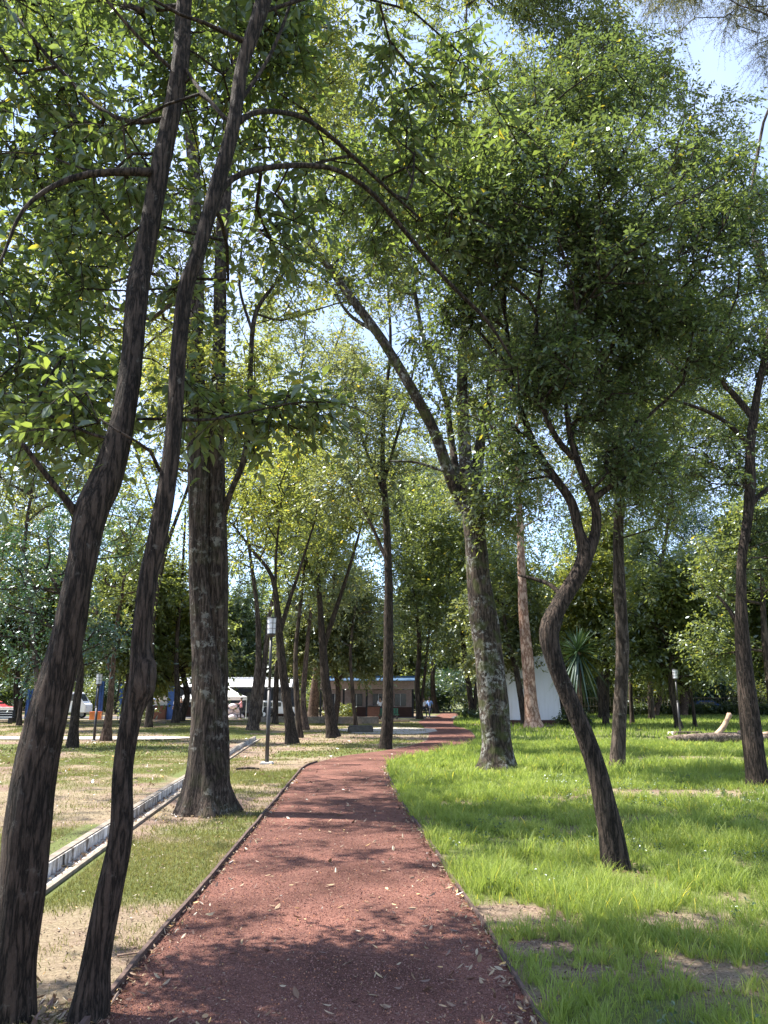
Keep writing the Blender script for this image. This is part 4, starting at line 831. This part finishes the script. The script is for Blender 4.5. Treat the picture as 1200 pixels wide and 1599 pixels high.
single_bush(741, 1118, .9, 1.5, M['leaf_dense'], 82, 'low clipped dark shrub at the end of the red path', Y=66)
single_bush(215, 1120, 1.6, 1.4, M['leaf_mid'], 83, 'green bush half hidden by the knotted leaning trunk', Y=60)
single_bush(893, 1128, 1.0, 1.0, M['leaf_dense'], 84, 'dark shrub at the foot of the sword-leaved palm', Y=48)

# clipped hedge along the far end of the lush lawn
def hedge(x0, x1, Y, h, dp, n, label):
    rg = np.random.default_rng(9); c = empty('hedge', ((x0+x1)/2, Y, 0)); tag(c, label, 'hedge')
    C = np.stack([rg.uniform(x0, x1, n)-(x0+x1)/2, rg.uniform(-dp/2, dp/2, n), rg.uniform(.1, h, n)], 1); D = norm(rg.normal(size=(n, 3))+np.array((0, 0, .6)))
    V, Fq, mi, rnd = sprays(C, D, rg, 5, 8, .5, .17, False, .2, .5, 1., False)
    mesh_np('foliage', V, [Fq], M['leaf_dense'], c, attrs={'rnd': ('FACE', rnd)})
    mb = MB(); k = x0
    while k < x1: mb.cyl((k-(x0+x1)/2, 0, 0), (k-(x0+x1)/2+.1, 0, h*.8), .04, .02, 5); k += .7
    mb.build('stems', M['bark_far'], c); return c
hedge(24, 52, 80, 1.0, 1.2, 1500, 'low dark hedge closing the lush lawn in front of parked cars')

# ------------------------------------------------------------------ lamps
def lamp(loc, h, label, base=(.3, .3, .1), tilt=0., hs=1.):
    o = empty('street_lamp', loc); tag(o, label, 'lamp post', 'black park lamp posts'); o.rotation_euler = (0, tilt, 0)
    b = MB().box((0, 0, base[2]/2-.02), base, bev=.02).build('base', M['concrete'], o)
    p = MB().cyl((0, 0, base[2]-.03), (0, 0, h*.5), .052, .048, 14).cyl((0, 0, h*.5), (0, 0, h-.52*hs), .040, .038, 14).cyl((0, 0, h*.5-.03), (0, 0, h*.5+.03), .056, .056, 14).build('pole', M['steel_dark'], o, True)
    z = h-.52*hs
    hd = MB().cyl((0, 0, z), (0, 0, z+.06*hs), .05, .11*hs, 14).cyl((0, 0, z+.06*hs), (0, 0, z+.09*hs), .12*hs, .12*hs, 14).build('lamp_collar', M['steel_dark'], o)
    MB().cyl((0, 0, z+.09*hs), (0, 0, z+.49*hs), .105*hs, .115*hs, 20).build('lamp_shade', M['frost'], o, False)
    m = MB()
    for k in range(4):
        a = k*math.pi/2+.4; m.cyl((math.cos(a)*.118*hs, math.sin(a)*.118*hs, z+.08*hs), (math.cos(a)*.128*hs, math.sin(a)*.128*hs, z+.5*hs), .007, .007, 6)
    for zz in (.22, .36): 
        for k in range(20):
            a, b2 = k*math.pi/10, (k+1)*math.pi/10; rr = .120*hs; m.cyl((math.cos(a)*rr, math.sin(a)*rr, z+zz*hs), (math.cos(b2)*rr, math.sin(b2)*rr, z+zz*hs), .006, .006, 5)
    m.build('guard', M['steel_dark'], o)
    MB().cyl((0, 0, z+.49*hs), (0, 0, z+.52*hs), .135*hs, .125*hs, 20).build('lamp_cap', M['steel_dark'], o)
    return o
lamp(G(417, 1193), 3.72, 'tall black lamp post with frosted shade on the dry grass near the path bend', base=(.32, .32, .07))
lamp(G(147, 1157, .1), 2.45, 'short black lamp post with a whitish head, behind the two leaning trunks', base=(.2, .2, .04), hs=.9)
lo_ = G(1063, 1147); lamp(lo_, 3.0, 'black lamp post on a raised block, its head lost in pale yellow leaves', base=(.95, .7, .14), hs=1.)
m = MB().box((lo_[0]+.15, lo_[1]-.5, .09), (1.25, .34, .14), .06, .03); tag(m.build('timber_block', M['wood_dead']), 'short grey timber lying against the base of the lamp in the lush grass', 'timber')

# ------------------------------------------------------------------ fallen log, stone block, stick
def lump(name, trace, Y, mat, sides=16, step=.08, parent=None, ridge=.01, world=None):
    s = Sk(int(Y*10)); 
    if world: s.limb(*world, step=step)
    else: s.px(trace, Y, None, step)
    V, Fs = s.tubes(flare=0, ridge=ridge, sides_max=sides); b = np.array([s.P[0, 0], s.P[0, 1], 0]) if parent is None else np.array(parent.location)
    o = mesh_np(name, V-b, Fs, mat, parent, smooth=True)
    if parent is None: o.location = b
    return o
lg = empty('fallen_log', tuple(G(1100, 1157))); tag(lg, 'fallen barkless-topped log lying in the grass with a pale stub sticking up', 'log')
Yl = Yof(1100, 1160)
lump('trunk', [(1043, 1157, 13), (1060, 1156, 17), (1090, 1155, 19), (1120, 1153, 19), (1150, 1152, 17), (1185, 1153, 13), (1240, 1156, 12)], Yl, M['wood_dead'], parent=lg)
lump('stub', [(1116, 1149, 9), (1122, 1144, 8), (1130, 1135, 8), (1136, 1124, 7), (1140, 1115, 8)], Yl, M['wood_bare'], parent=lg, ridge=.004)
lump('stub', [(1158, 1150, 6), (1154, 1143, 5), (1163, 1141, 4)], Yl, M['wood_bare'], parent=lg, ridge=.004)
lump('stub', [(1185, 1150, 7), (1200, 1146, 7), (1240, 1150, 6)], Yl, M['wood_bare'], parent=lg, ridge=.004)
c = G(563, 1144); m = MB().box((c[0], c[1], .16), (1.25, .55, .36), .05, .06); o = m.build('stone_block', M['stone']); tag(o, 'dark weathered stone block sitting on the pale gravel patch', 'stone block')
c = G(390, 1203); o = lump('stick', None, c[1], M['bark_mid'], sides=8, step=.05, world=([(c[0]-.32, c[1], .03), (c[0], c[1]+.03, .05), (c[0]+.22, c[1]-.02, .035)], [.025, .03, .02]), ridge=.003); tag(o, 'short brown stick lying on the dry grass near the tall lamp post', 'stick')
c = G(205, 1493); o = lump('stick', None, c[1], M['wood_bare'], sides=8, step=.03, world=([(c[0]-.08, c[1]-.03, .012), (c[0]+.09, c[1]+.03, .018)], [.008, .006]), ridge=.001); tag(o, 'small pale twig on bare soil between the knotted trunk and the path', 'stick')
# low stone ledge behind the cluster of trunks
c0, c1 = G(590, 1128), G(500, 1131); m = MB().box((-4.6, 54, .2), (8.5, .4, .5), 0, .03); tag(m.build('low_wall', M['concrete_dark']), 'low dark masonry wall behind the cluster of trunks', 'low wall')

# ------------------------------------------------------------------ sword-leaved palm
c = G(907, 1150); Yp = float(c[1]); pr = empty('palm', tuple(c)); tag(pr, 'sword-leaved palm with a skirt of hanging leaves, behind the crooked dark tree', 'palm')
s = Sk(90); s.px([(908, 1151, 9), (907, 1110, 8), (904, 1060, 8), (903, 1018, 9)], Yp, None, .2); top = s.P[s.n-1]-c
V, Fs = s.tubes(flare=.3, ridge=.01, sides_max=12); mesh_np('trunk', V-c, Fs, M['bark_brown'], pr, smooth=True)
def swords(name, n, e0, e1, L, droop, seed, mat):
    rg = np.random.default_rng(seed); VV = []; FF = []
    for i in range(n):
        a = rg.random()*6.283; e = R(rg.uniform(e0, e1)); d = np.array((math.cos(a)*math.cos(e), math.sin(a)*math.cos(e), math.sin(e))); l = L*rg.uniform(.75, 1.1); sd = norm(np.cross(d, (0, 0, 1.))+1e-6)
        for q in range(6):
            t = q/5; p = top+d*l*t+np.array((0, 0, -droop*l*t*t)); wv = (.055*(1-t)**.6+.003)*(1 if q else .6); VV += [p-sd*wv+np.array((0, 0, wv*.4)), p, p+sd*wv+np.array((0, 0, wv*.4))]
        b = i*18
        for q in range(5):
            for k in (0, 1): FF.append([b+q*3+k, b+q*3+k+1, b+q*3+k+4, b+q*3+k+3])
    mesh_np(name, np.array(VV), [np.array(FF)], mat, pr, attrs={'rnd': ('FACE', np.repeat(rg.random(n), 10))})
M['palm'] = leafmat('palm_leaf', (.018, .036, .016), (.028, .052, .022), (.045, .075, .03), .15, tcol=(1.5, 1.6, 1.), gloss=.05)
swords('crown', 90, -15, 85, 1.5, .18, 1, M['palm']); swords('dead_leaves', 60, -80, -35, 1.9, .3, 2, M['palm'])

# ------------------------------------------------------------------ buildings and market
wb = empty('white_building', tuple(G(835, 1131))); tag(wb, 'white rendered building with a slanting side, behind the peeling tree', 'building')
Yw = 52.; bx0 = P(787, 1100, Yw)[0]; bx1 = P(878, 1100, Yw)[0]; topz = P(800, 1018, Yw)[2]
mb = MB(); import mathutils
b0 = [(bx0, Yw, 0), (bx1, Yw, 0), (bx1, Yw+5, 0), (bx0, Yw+5, 0)]; zl = P(787, 1038, Yw)[2]
t0 = [(bx0, Yw, zl), (P(862, 1000, Yw)[0], Yw, topz), (P(862, 1000, Yw)[0], Yw+5, topz), (bx0, Yw+5, zl)]
vv = [mb.bm.verts.new([a-b for a, b in zip(p, wb.location)]) for p in b0+t0]
for f in ((0, 1, 5, 4), (1, 2, 6, 5), (2, 3, 7, 6), (3, 0, 4, 7), (4, 5, 6, 7)): mb.bm.faces.new([vv[i] for i in f])
mb.build('wall', M['white_wall'], wb)
MB().box(((bx0+bx1)/2-wb.location.x, Yw-.08-wb.location.y, .14), (bx1-bx0+.3, .12, .30)).build('plinth', M['brown'], wb)
MB().box((P(784, 1100, Yw)[0]-wb.location.x-.25, Yw+1-wb.location.y, zl+.55), (.7, 1.2, .5)).build('water_tank', M['blue_roof'], wb)
MB().box((P(786, 1088, Yw)[0]-wb.location.x, Yw-.03-wb.location.y, P(786, 1088, Yw)[2]), (.5, .05, 1.6)).build('door', M['pinkish'], wb)

def hall(name, label, x0, x1, Y, zlo, zhi, dp, roofm, wallm, nposts, upper=None, sill=.9):
    c = empty(name, ((x0+x1)/2, Y, 0)); tag(c, label, 'building'); W = x1-x0
    MB().box((0, dp*.35, (zlo+zhi)/2), (W, dp+1.2, zhi-zlo), bev=.03).box((0, -dp*.15-1.15, (zlo+zhi)/2-.12), (W+.2, 1.3, .06), rx=(.55 if roofm == M['white'] else .2)).build('roof', roofm, c)
    z2 = zlo-.01
    if upper: MB().box((0, .02, zlo-upper/2-.005), (W-.3, .25, upper)).build('wall_band', wallm, c); z2 = zlo-upper
    MB().box((0, dp, z2/2), (W-.4, .2, z2)).build('back_wall', wallm, c)
    MB().box((0, dp*.55, sill/2), (W-.6, .3, sill)).build('counter', M['brown'], c)
    for i in range(nposts):
        x = -W/2+.3+(W-.6)*i/(nposts-1); MB().box((x, 0, z2/2), (.18, .18, z2)).build('post', M['dark'], c)
    for i in range(nposts-1):
        x = -W/2+.3+(W-.6)*(i+.5)/(nposts-1); 
        w_ = MB().box((x, dp-.13, z2*.62), ((W/nposts)*.6, .05, z2*.45)).build('window', M['glass'], c)
        MB().box((0, 0, 0), (.05, .06, z2*.45)).build('frame', M['white'], w_).location = (x, dp-.15, z2*.62)
    return c
hall('market_hall', 'long low market hall with a bright white roof edge, beyond the dry lawn', P(205, 1090, 75)[0], P(458, 1090, 75)[0], 75, P(300, 1073, 75)[2], P(300, 1058, 75)[2], 5, M['white'], simple('grey_wall', (.10, .12, .16), .9), 6)
hall('blue_roofed_building', 'building with a thin blue roof and pinkish band behind the dark stone block', P(496, 1090, 72)[0], P(650, 1090, 72)[0], 72, P(550, 1063, 72)[2], P(550, 1056, 72)[2], 4, M['blue_roof'], M['pinkish'], 5, upper=.75)
hall('pale_building', 'pale building at the far side of the lush lawn behind the dark hedge', 27, 52, 108, 3.2, 3.9, 5, M['white'], M['white'], 7)
def tent(px, pe, pt, Y, wpx, label, legs=True):
    c = empty('canopy_tent', (P(px, 1090, Y)[0], Y, 0)); tag(c, label, 'tent'); ze = P(px, pe, Y)[2]; zt = P(px, pt, Y)[2]; w = wpx*T(px, 1090, Y)/F/2
    mb = MB(); N_ = 5; rows = []
    for i in range(N_+1):
        t = i/N_; hw = w*(1-t); z = ze+(zt-ze)*t**1.3; rows.append([mb.bm.verts.new((sx*max(hw, .01), sy*max(hw, .01), z)) for sx, sy in ((-1, -1), (1, -1), (1, 1), (-1, 1))])
    lowr = [mb.bm.verts.new((sx*w, sy*w, ze-.28)) for sx, sy in ((-1, -1), (1, -1), (1, 1), (-1, 1))]
    rows = [lowr]+rows
    for a, b in zip(rows[:-1], rows[1:]):
        for k in range(4): mb.bm.faces.new([a[k], a[(k+1) % 4], b[(k+1) % 4], b[k]])
    mb.build('canopy', M['canvas'], c)
    for sx, sy in ((-1, -1), (1, -1), (1, 1), (-1, 1)): MB().cyl((sx*w*.97, sy*w*.97, 0), (sx*w*.97, sy*w*.97, ze-.02), .03, n=6).build('leg', M['white'], c)
    return c
tent(357, 1088, 1073, 66, 50, 'white peaked canopy tent in front of the market hall'); 
tent(293, 1091, 1079, 68, 22, 'small whitish canopy between the thin dark trunk and the twin-stemmed tree')
def sack_pile(px, Y, label, m, w=1.2, h=1.0):
    c = P(px, 1110, Y); mb = MB(); rg = random.Random(int(px))
    for i in range(11):
        x, z, yv = rg.uniform(-w/2, w/2), 0, rg.uniform(-.4, .4); z = rg.uniform(.12, h*(1-abs(x)/w)); s_ = rg.uniform(.22, .34)
        bmesh.ops.create_icosphere(mb.bm, subdivisions=2, radius=s_, matrix=mathutils.Matrix.Translation((x, yv, z)) @ mathutils.Matrix.Diagonal((1.2, 1, .8, 1)))
    o = mb.build('sack_pile', m, None, True); o.location = (c[0], Y, .02); return tag(o, label, 'sacks')
sack_pile(362, 65, 'heap of whitish bundled goods on the ground under the peaked canopy tent', M['sack'], 1.9, 1.5)
# stall with counter and blue sheet
st = empty('market_stall', (P(247, 1100, 64)[0], 64, 0)); tag(st, 'dark brown stall with a blue post sheet beside the thin dark trunk', 'stall')
MB().box((0, 0, .55), (1.5, .8, 1.1), bev=.02).build('counter', M['brown'], st)
MB().box((1.05, 0, 1.35), (.55, .2, 2.7), bev=.02).build('side_sheet', M['blue'], st)
MB().box((.1, .1, 2.75), (2.6, 1.8, .08)).build('roof', M['dark'], st)
MB().box((-1.0, .5, 1.35), (.07, .07, 2.7)).build('post', M['dark'], st); MB().box((0, .36, 1.5), (1.4, .05, .75)).build('backboard', M['canvas'], st)
# blue banners / sheets
def sheet(px, py0, py1, wpx, Y, label, m):
    c = P(px, py0, Y); zt = P(px, py1, Y)[2]; w = wpx*T(px, 1090, Y)/F; o = empty('hanging_sheet', (c[0], Y, 0)); tag(o, label, 'sheet')
    mb = MB(); n = 13; zb = max(.05, c[2])
    fr = [[mb.bm.verts.new((-w/2+w*i/(n-1), .07*math.sin(i*1.7)+dy, z)) for i in range(n)] for dy in (0, .03) for z in (zb, zt)]
    for i in range(n-1):
        mb.bm.faces.new([fr[0][i], fr[0][i+1], fr[1][i+1], fr[1][i]]); mb.bm.faces.new([fr[2][i+1], fr[2][i], fr[3][i], fr[3][i+1]])
    mb.build('cloth', m, o, True)
    for sx in (-1, 1): MB().cyl((sx*w/2, .05, 0), (sx*w/2, .05, zt+.05), .03, n=6).build('post', M['steel_dark'], o)
    return o
sheet(47, 1120, 1076, 17, 58, 'dark blue sheet hanging beside the thick leaning trunk', M['blue'])
sheet(154, 1112, 1064, 12, 60, 'blue sheet hanging above the orange box', M['blue'])
sheet(192, 1118, 1068, 16, 60, 'blue sheet just behind the knotted trunk', M['blue'])
sheet(627, 1104, 1078, 12, 78, 'bright light blue sheet behind the thin trunk at the path bend', simple('turquoise_sheet', (.06, .35, .65), .8))
o = MB().box((0, 0, .32), (.75, .5, .62), 0, .04).box((0, 0, .66), (.8, .55, .07), 0, .02).build('plastic_crate', M['orange']); o.location = (P(151, 1100, 59)[0], 59, .02); tag(o, 'orange plastic crate standing below the hanging blue sheet', 'crate')
# low white wall, far left
lw = MB().box((0, 0, .45), (5.2, .2, .9), 0, .02).box((0, 0, .93), (5.3, .3, .08), 0, .01).build('low_wall', M['white_wall']); lw.location = (P(-25, 1100, 66)[0], 66, 0); tag(lw, 'low white wall beyond the dry lawn at the corner of the market', 'low wall')
# benches
def bench(px, Y, label, m, rz=0):
    o = empty('park_bench', (P(px, 1100, Y)[0], Y, .02), rz); tag(o, label, 'bench')
    mb = MB()
    for k in range(4): mb.box((0, -.2+k*.13, .44), (1.6, .11, .04), bev=.008)
    mb.build('seat', m, o); mb = MB()
    for k in range(3): mb.box((0, .28, .58+k*.14), (1.6, .03, .11), bev=.008)
    mb.build('backrest', m, o)
    for sx in (-.65, .65):
        MB().box((sx, 0, .21), (.06, .5, .42), bev=.01).build('leg', M['steel_dark'], o); MB().box((sx, .25, .55), (.05, .05, .75)).build('back_support', M['steel_dark'], o)
    return o
bench(3, 50, 'dark bench at the edge of the dry lawn beside the thin crooked trunk', M['dark'])
bench(607, 60, 'green bench with a seated person beside the dark bin', M['green_paint'], .2)
# litter bin
bn = empty('litter_bin', (P(584, 1100, 60)[0], 60, 0)); tag(bn, 'dark square litter bin next to the green bench', 'bin')
MB().box((0, 0, .62), (.95, .7, .9), bev=.04).build('body', M['brown'], bn); MB().box((0, 0, 1.1), (1.0, .76, .08), bev=.02).build('lid', M['dark'], bn); MB().box((0, 0, .1), (.3, .3, .2)).build('foot', M['steel_dark'], bn)
# ------------------------------------------------------------------ vehicles
def vehicle(px, Y, kind, body, label, rz=0, L_=4.3, Hh=1.45):
    o = empty('parked_'+kind, (P(px, 1100, Y)[0], Y, .02), rz); tag(o, label, kind)
    if kind == 'van': prof = [(-.5, .22), (.5, .22), (.5, .52), (.44, .60), (.33, .97), (.30, 1.), (-.48, 1.), (-.5, .95)]
    else: prof = [(-.5, .25), (.5, .25), (.5, .50), (.46, .60), (.26, .66), (.12, .97), (.08, 1.), (-.22, 1.), (-.27, .97), (-.40, .68), (-.5, .62)]
    mb = MB(); W = 1.7; fr = []
    for y_ in (-W/2, W/2): fr.append([mb.bm.verts.new((a*L_, y_*(1 if b < .66 else .86), b*Hh)) for a, b in prof])
    n = len(prof)
    for i in range(n): mb.bm.faces.new([fr[0][i], fr[0][(i+1) % n], fr[1][(i+1) % n], fr[1][i]])
    mb.bm.faces.new(fr[0][::-1]); mb.bm.faces.new(fr[1])
    bmesh.ops.bevel(mb.bm, geom=list(mb.bm.edges), offset=.05, segments=2, affect='EDGES'); mb.build('body', body, o)
    xs_ = [(-.40, -.12), (-.09, .16), (.19, .33)] if kind == 'van' else [(-.24, -.06), (-.04, .12)]
    for sy in (-1, 1):
        for a, b in xs_: MB().box(((a+b)/2*L_, sy*W*.452, .78*Hh), ((b-a)*L_, .10, .26*Hh), bev=.03).build('window', M['glass'], o)
        for a in (-.32, .32):
            w_ = MB().cyl((0, -.1, 0), (0, .1, 0), .32, n=20).build('wheel', M['rubber'], o); w_.location = (a*L_, sy*W*.46, .32)
            MB().cyl((0, -.115, 0), (0, .115, 0), .18, n=12).build('rim', M['white'], w_)
        MB().box((.497*L_, sy*.6, .42*Hh), (.05, .3, .14)).build('headlight', M['frost'], o); MB().box((-.497*L_, sy*.7, .45*Hh), (.05, .14, .25)).build('tail_light', M['red'], o)
    MB().box((.385*L_ if kind == 'van' else .19*L_, 0, .78*Hh), (.05, W*.74, .30*Hh), ry=-.5).build('windscreen', M['glass'], o)
    return o
vehicle(98, 68, 'van', M['white'], 'white van half hidden by the thick leaning trunk', 0, 4.6, 2.2)
vehicle(428, 70, 'car', M['white'], 'white car behind the tall lamp post and the narrow V tree', .3)
vehicle(395, 70, 'car', M['dark'], 'dark car beside the peaked canopy tent', -.2)
vehicle(-12, 72, 'car', M['red'], 'red car behind the low white wall', 0)
for px_, m_, l_ in [(1045, M['white'], 'white car behind the far hedge next to the lamp of the lush lawn'), (1105, M['blue'], 'blue car behind the far hedge above the fallen log'), (1165, M['white'], 'white car behind the far hedge, beside the slender pale-footed tree'), (990, M['white'], 'white car by the ring-scarred slim tree, at the near end of the far hedge')]:
    vehicle(px_, 88, 'car', m_, l_, random.uniform(-.1, .1))
# railings in front of the cars
rl = empty('railing', (36, 84, 0)); tag(rl, 'grey railing behind the low dark hedge', 'railing')
MB().box((0, 0, 1.75), (30, .06, .07)).box((0, 0, .9), (30, .05, .06)).build('rail', M['concrete_dark'], rl); mb = MB()
for k in range(100): mb.box((-15+.303*k, 0, .9), (.03, .03, 1.7))
mb.build('bars', M['concrete_dark'], rl)
# ------------------------------------------------------------------ people
def person(px, Y, label, shirt, trousers, pose='stand', rz=0., scale=1.):
    o = empty('person', (P(px, 1100, Y)[0], Y, .02), rz); o.scale = (scale,)*3; tag(o, label, 'person')
    sit = pose == 'sit'; hz = .50 if sit else .92; st_ = .22 if pose == 'walk' else 0
    J = {'pel': (0, 0, hz), 'wa': (0, 0, hz+.18), 'ch': (0, .02, hz+.42), 'nk': (0, .01, hz+.58), 'hd0': (0, -.01, hz+.66), 'hd1': (0, -.02, hz+.78)}
    for sx, n_ in ((-1, 'l'), (1, 'r')):
        J['h'+n_] = (sx*.10, 0, hz-.04)
        if sit: J['k'+n_] = (sx*.13, -.42, hz); J['a'+n_] = (sx*.13, -.44, .08); J['t'+n_] = (sx*.13, -.60, .04)
        else: J['k'+n_] = (sx*.11, -.04-sx*st_, .49); J['a'+n_] = (sx*.11, .02-sx*st_*1.6, .08); J['t'+n_] = (sx*.12, -.16-sx*st_*1.6, .03)
        J['s'+n_] = (sx*.19, .01, hz+.50)
        if pose == 'reach': J['e'+n_] = (sx*.24, -.20, hz+.34); J['w'+n_] = (sx*.16, -.44, hz+.38); J['f'+n_] = (sx*.15, -.53, hz+.39)
        elif sit: J['e'+n_] = (sx*.25, -.06, hz+.24); J['w'+n_] = (sx*.14, -.28, hz+.14); J['f'+n_] = (sx*.10, -.36, hz+.12)
        else: J['e'+n_] = (sx*.25, .04+sx*st_*.5, hz+.22); J['w'+n_] = (sx*.26, -.06+sx*st_*.7, hz-.02); J['f'+n_] = (sx*.26, -.08+sx*st_*.7, hz-.11)
    rad = dict(pel=.13, wa=.115, ch=.14, nk=.055, hd0=.07, hd1=.085, h=.085, k=.055, a=.038, t=.03, s=.055, e=.04, w=.027, f=.035)
    def skin(name, edges, mat, k=1., add=0.):
        ns = []; [ns.append(q) for e in edges for q in e if q not in ns]
        me = bpy.data.meshes.new(name); me.from_pydata([J[q] for q in ns], [(ns.index(a), ns.index(b)) for a, b in edges], []); ob = bpy.data.objects.new(name, me); COL.objects.link(ob); ob.parent = o
        me.materials.append(mat); md = ob.modifiers.new('skin', 'SKIN'); md.use_smooth_shade = True
        sv = me.skin_vertices.new().data if not me.skin_vertices else me.skin_vertices[0].data
        for i, q in enumerate(ns):
            r_ = rad.get(q, rad.get(q[0], .05))*k+add; sv[i].radius = (r_, r_*.8); sv[i].use_root = i == 0
        sd = ob.modifiers.new('sub', 'SUBSURF'); sd.levels = 1; sd.render_levels = 1; return ob
    E_ = [('pel', 'wa'), ('wa', 'ch'), ('ch', 'nk'), ('nk', 'hd0'), ('hd0', 'hd1')]
    for n_ in 'lr': E_ += [('pel', 'h'+n_), ('h'+n_, 'k'+n_), ('k'+n_, 'a'+n_), ('a'+n_, 't'+n_), ('ch', 's'+n_), ('s'+n_, 'e'+n_), ('e'+n_, 'w'+n_), ('w'+n_, 'f'+n_)]
    skin('body', E_, M['skin'])
    S_ = [('pel', 'wa'), ('wa', 'ch')]+[x for n_ in 'lr' for x in (('ch', 's'+n_), ('s'+n_, 'e'+n_))]; skin('shirt', S_, shirt, 1.05, .022)
    T_ = [x for n_ in 'lr' for x in (('pel', 'h'+n_), ('h'+n_, 'k'+n_), ('k'+n_, 'a'+n_))]; skin('trousers', T_, trousers, 1.05, .022)
    mb = MB(); bmesh.ops.create_icosphere(mb.bm, subdivisions=2, radius=.105, matrix=mathutils.Matrix.Translation((0, .02, hz+.80)) @ mathutils.Matrix.Diagonal((.95, 1.05, .95, 1))); mb.build('hair', M['hair'], o, True)
    return o
person(238, 60, 'person in a pale blue shirt and dark trousers reaching towards the brown stall', M['cl_blue'], M['cl_dark'], 'reach', 1.2, 1.12)
person(283, 63, 'person in dark clothes standing below the small whitish canopy', M['cl_dark'], M['cl_dark'], 'stand', .3)
person(275, 62, 'person in a white top beside the thin dark trunk at the stalls', M['cl_white'], M['cl_dark'], 'stand', -.6)
person(349, 63, 'person in dark clothes at the open side of the peaked canopy tent', M['cl_dark'], M['cl_dark'], 'stand', .8)
person(377, 64, 'person in a pink top bending over the goods beside the peaked canopy tent', M['cl_pink'], M['cl_dark'], 'reach', -1.4, .95)
person(609, 60, 'person in dark clothes sitting on the green bench', M['cl_dark'], M['cl_dark'], 'sit', .2)
person(662, 68, 'person in a white top walking behind the dark double trunk', M['cl_white'], M['cl_dark'], 'walk', .4)
person(671, 69, 'person in a pale blue top walking near the far end of the red path', M['cl_blue'], M['cl_dark'], 'walk', -.4)
person(594, 70, 'person in a white top standing in front of the blue-roofed building', M['cl_white'], M['cl_dark'], 'stand', .2)
# ------------------------------------------------------------------ light
SUN_AZ, SUN_EL = -76, 57          # degrees from straight ahead (negative: towards the dry lawn), height
w = bpy.data.worlds.new('World'); SC.world = w; w.use_nodes = True
nt = w.node_tree; bg = nt.nodes['Background']; sky = nt.nodes.new('ShaderNodeTexSky'); sky.sky_type = 'NISHITA'; sky.sun_disc = False
sky.sun_elevation = R(SUN_EL); sky.sun_rotation = R(SUN_AZ); sky.air_density = 1.0; sky.dust_density = 1.5; sky.altitude = 2200
# thin bright clouds
tc = nt.nodes.new('ShaderNodeTexCoord'); cn = nt.nodes.new('ShaderNodeTexNoise'); cn.inputs['Scale'].default_value = 2.2; cn.inputs['Detail'].default_value = 6; cn.inputs['Distortion'].default_value = .4
cr = nt.nodes.new('ShaderNodeValToRGB'); cr.color_ramp.elements[0].position = .38; cr.color_ramp.elements[1].position = .72; cr.color_ramp.elements[0].color = (.22, .22, .22, 1); cr.color_ramp.elements[1].color = (.85, .85, .85, 1)
mx = nt.nodes.new('ShaderNodeMixRGB'); mx.inputs['Color2'].default_value = (2.2, 2.6, 3.7, 1)
nt.links.new(tc.outputs['Generated'], cn.inputs['Vector']); nt.links.new(cn.outputs['Fac'], cr.inputs['Fac']); nt.links.new(cr.outputs['Color'], mx.inputs['Fac'])
nt.links.new(sky.outputs['Color'], mx.inputs['Color1']); nt.links.new(mx.outputs[0], bg.inputs['Color']); bg.inputs['Strength'].default_value = .15
sl = bpy.data.lights.new('sun', 'SUN'); sl.energy = 5.0; sl.angle = R(.53); sl.color = (1, .95, .87)
so = bpy.data.objects.new('sun', sl); COL.objects.link(so)
az, el_ = R(SUN_AZ), R(SUN_EL)
dv = Vector((math.sin(az)*math.cos(el_), math.cos(az)*math.cos(el_), math.sin(el_))); so.rotation_euler = dv.to_track_quat('Z', 'Y').to_euler(); so.location = (0, 0, 30)
vs = SC.view_settings; vs.view_transform = 'Standard'; vs.look = 'None'; vs.gamma = 1; vs.exposure = 1.74
cy = SC.cycles; cy.max_bounces = 6; cy.diffuse_bounces = 3; cy.glossy_bounces = 2; cy.transmission_bounces = 3; cy.transparent_max_bounces = 4; cy.use_denoising = True
try: cy.denoiser = 'OPENIMAGEDENOISE'
except Exception: pass
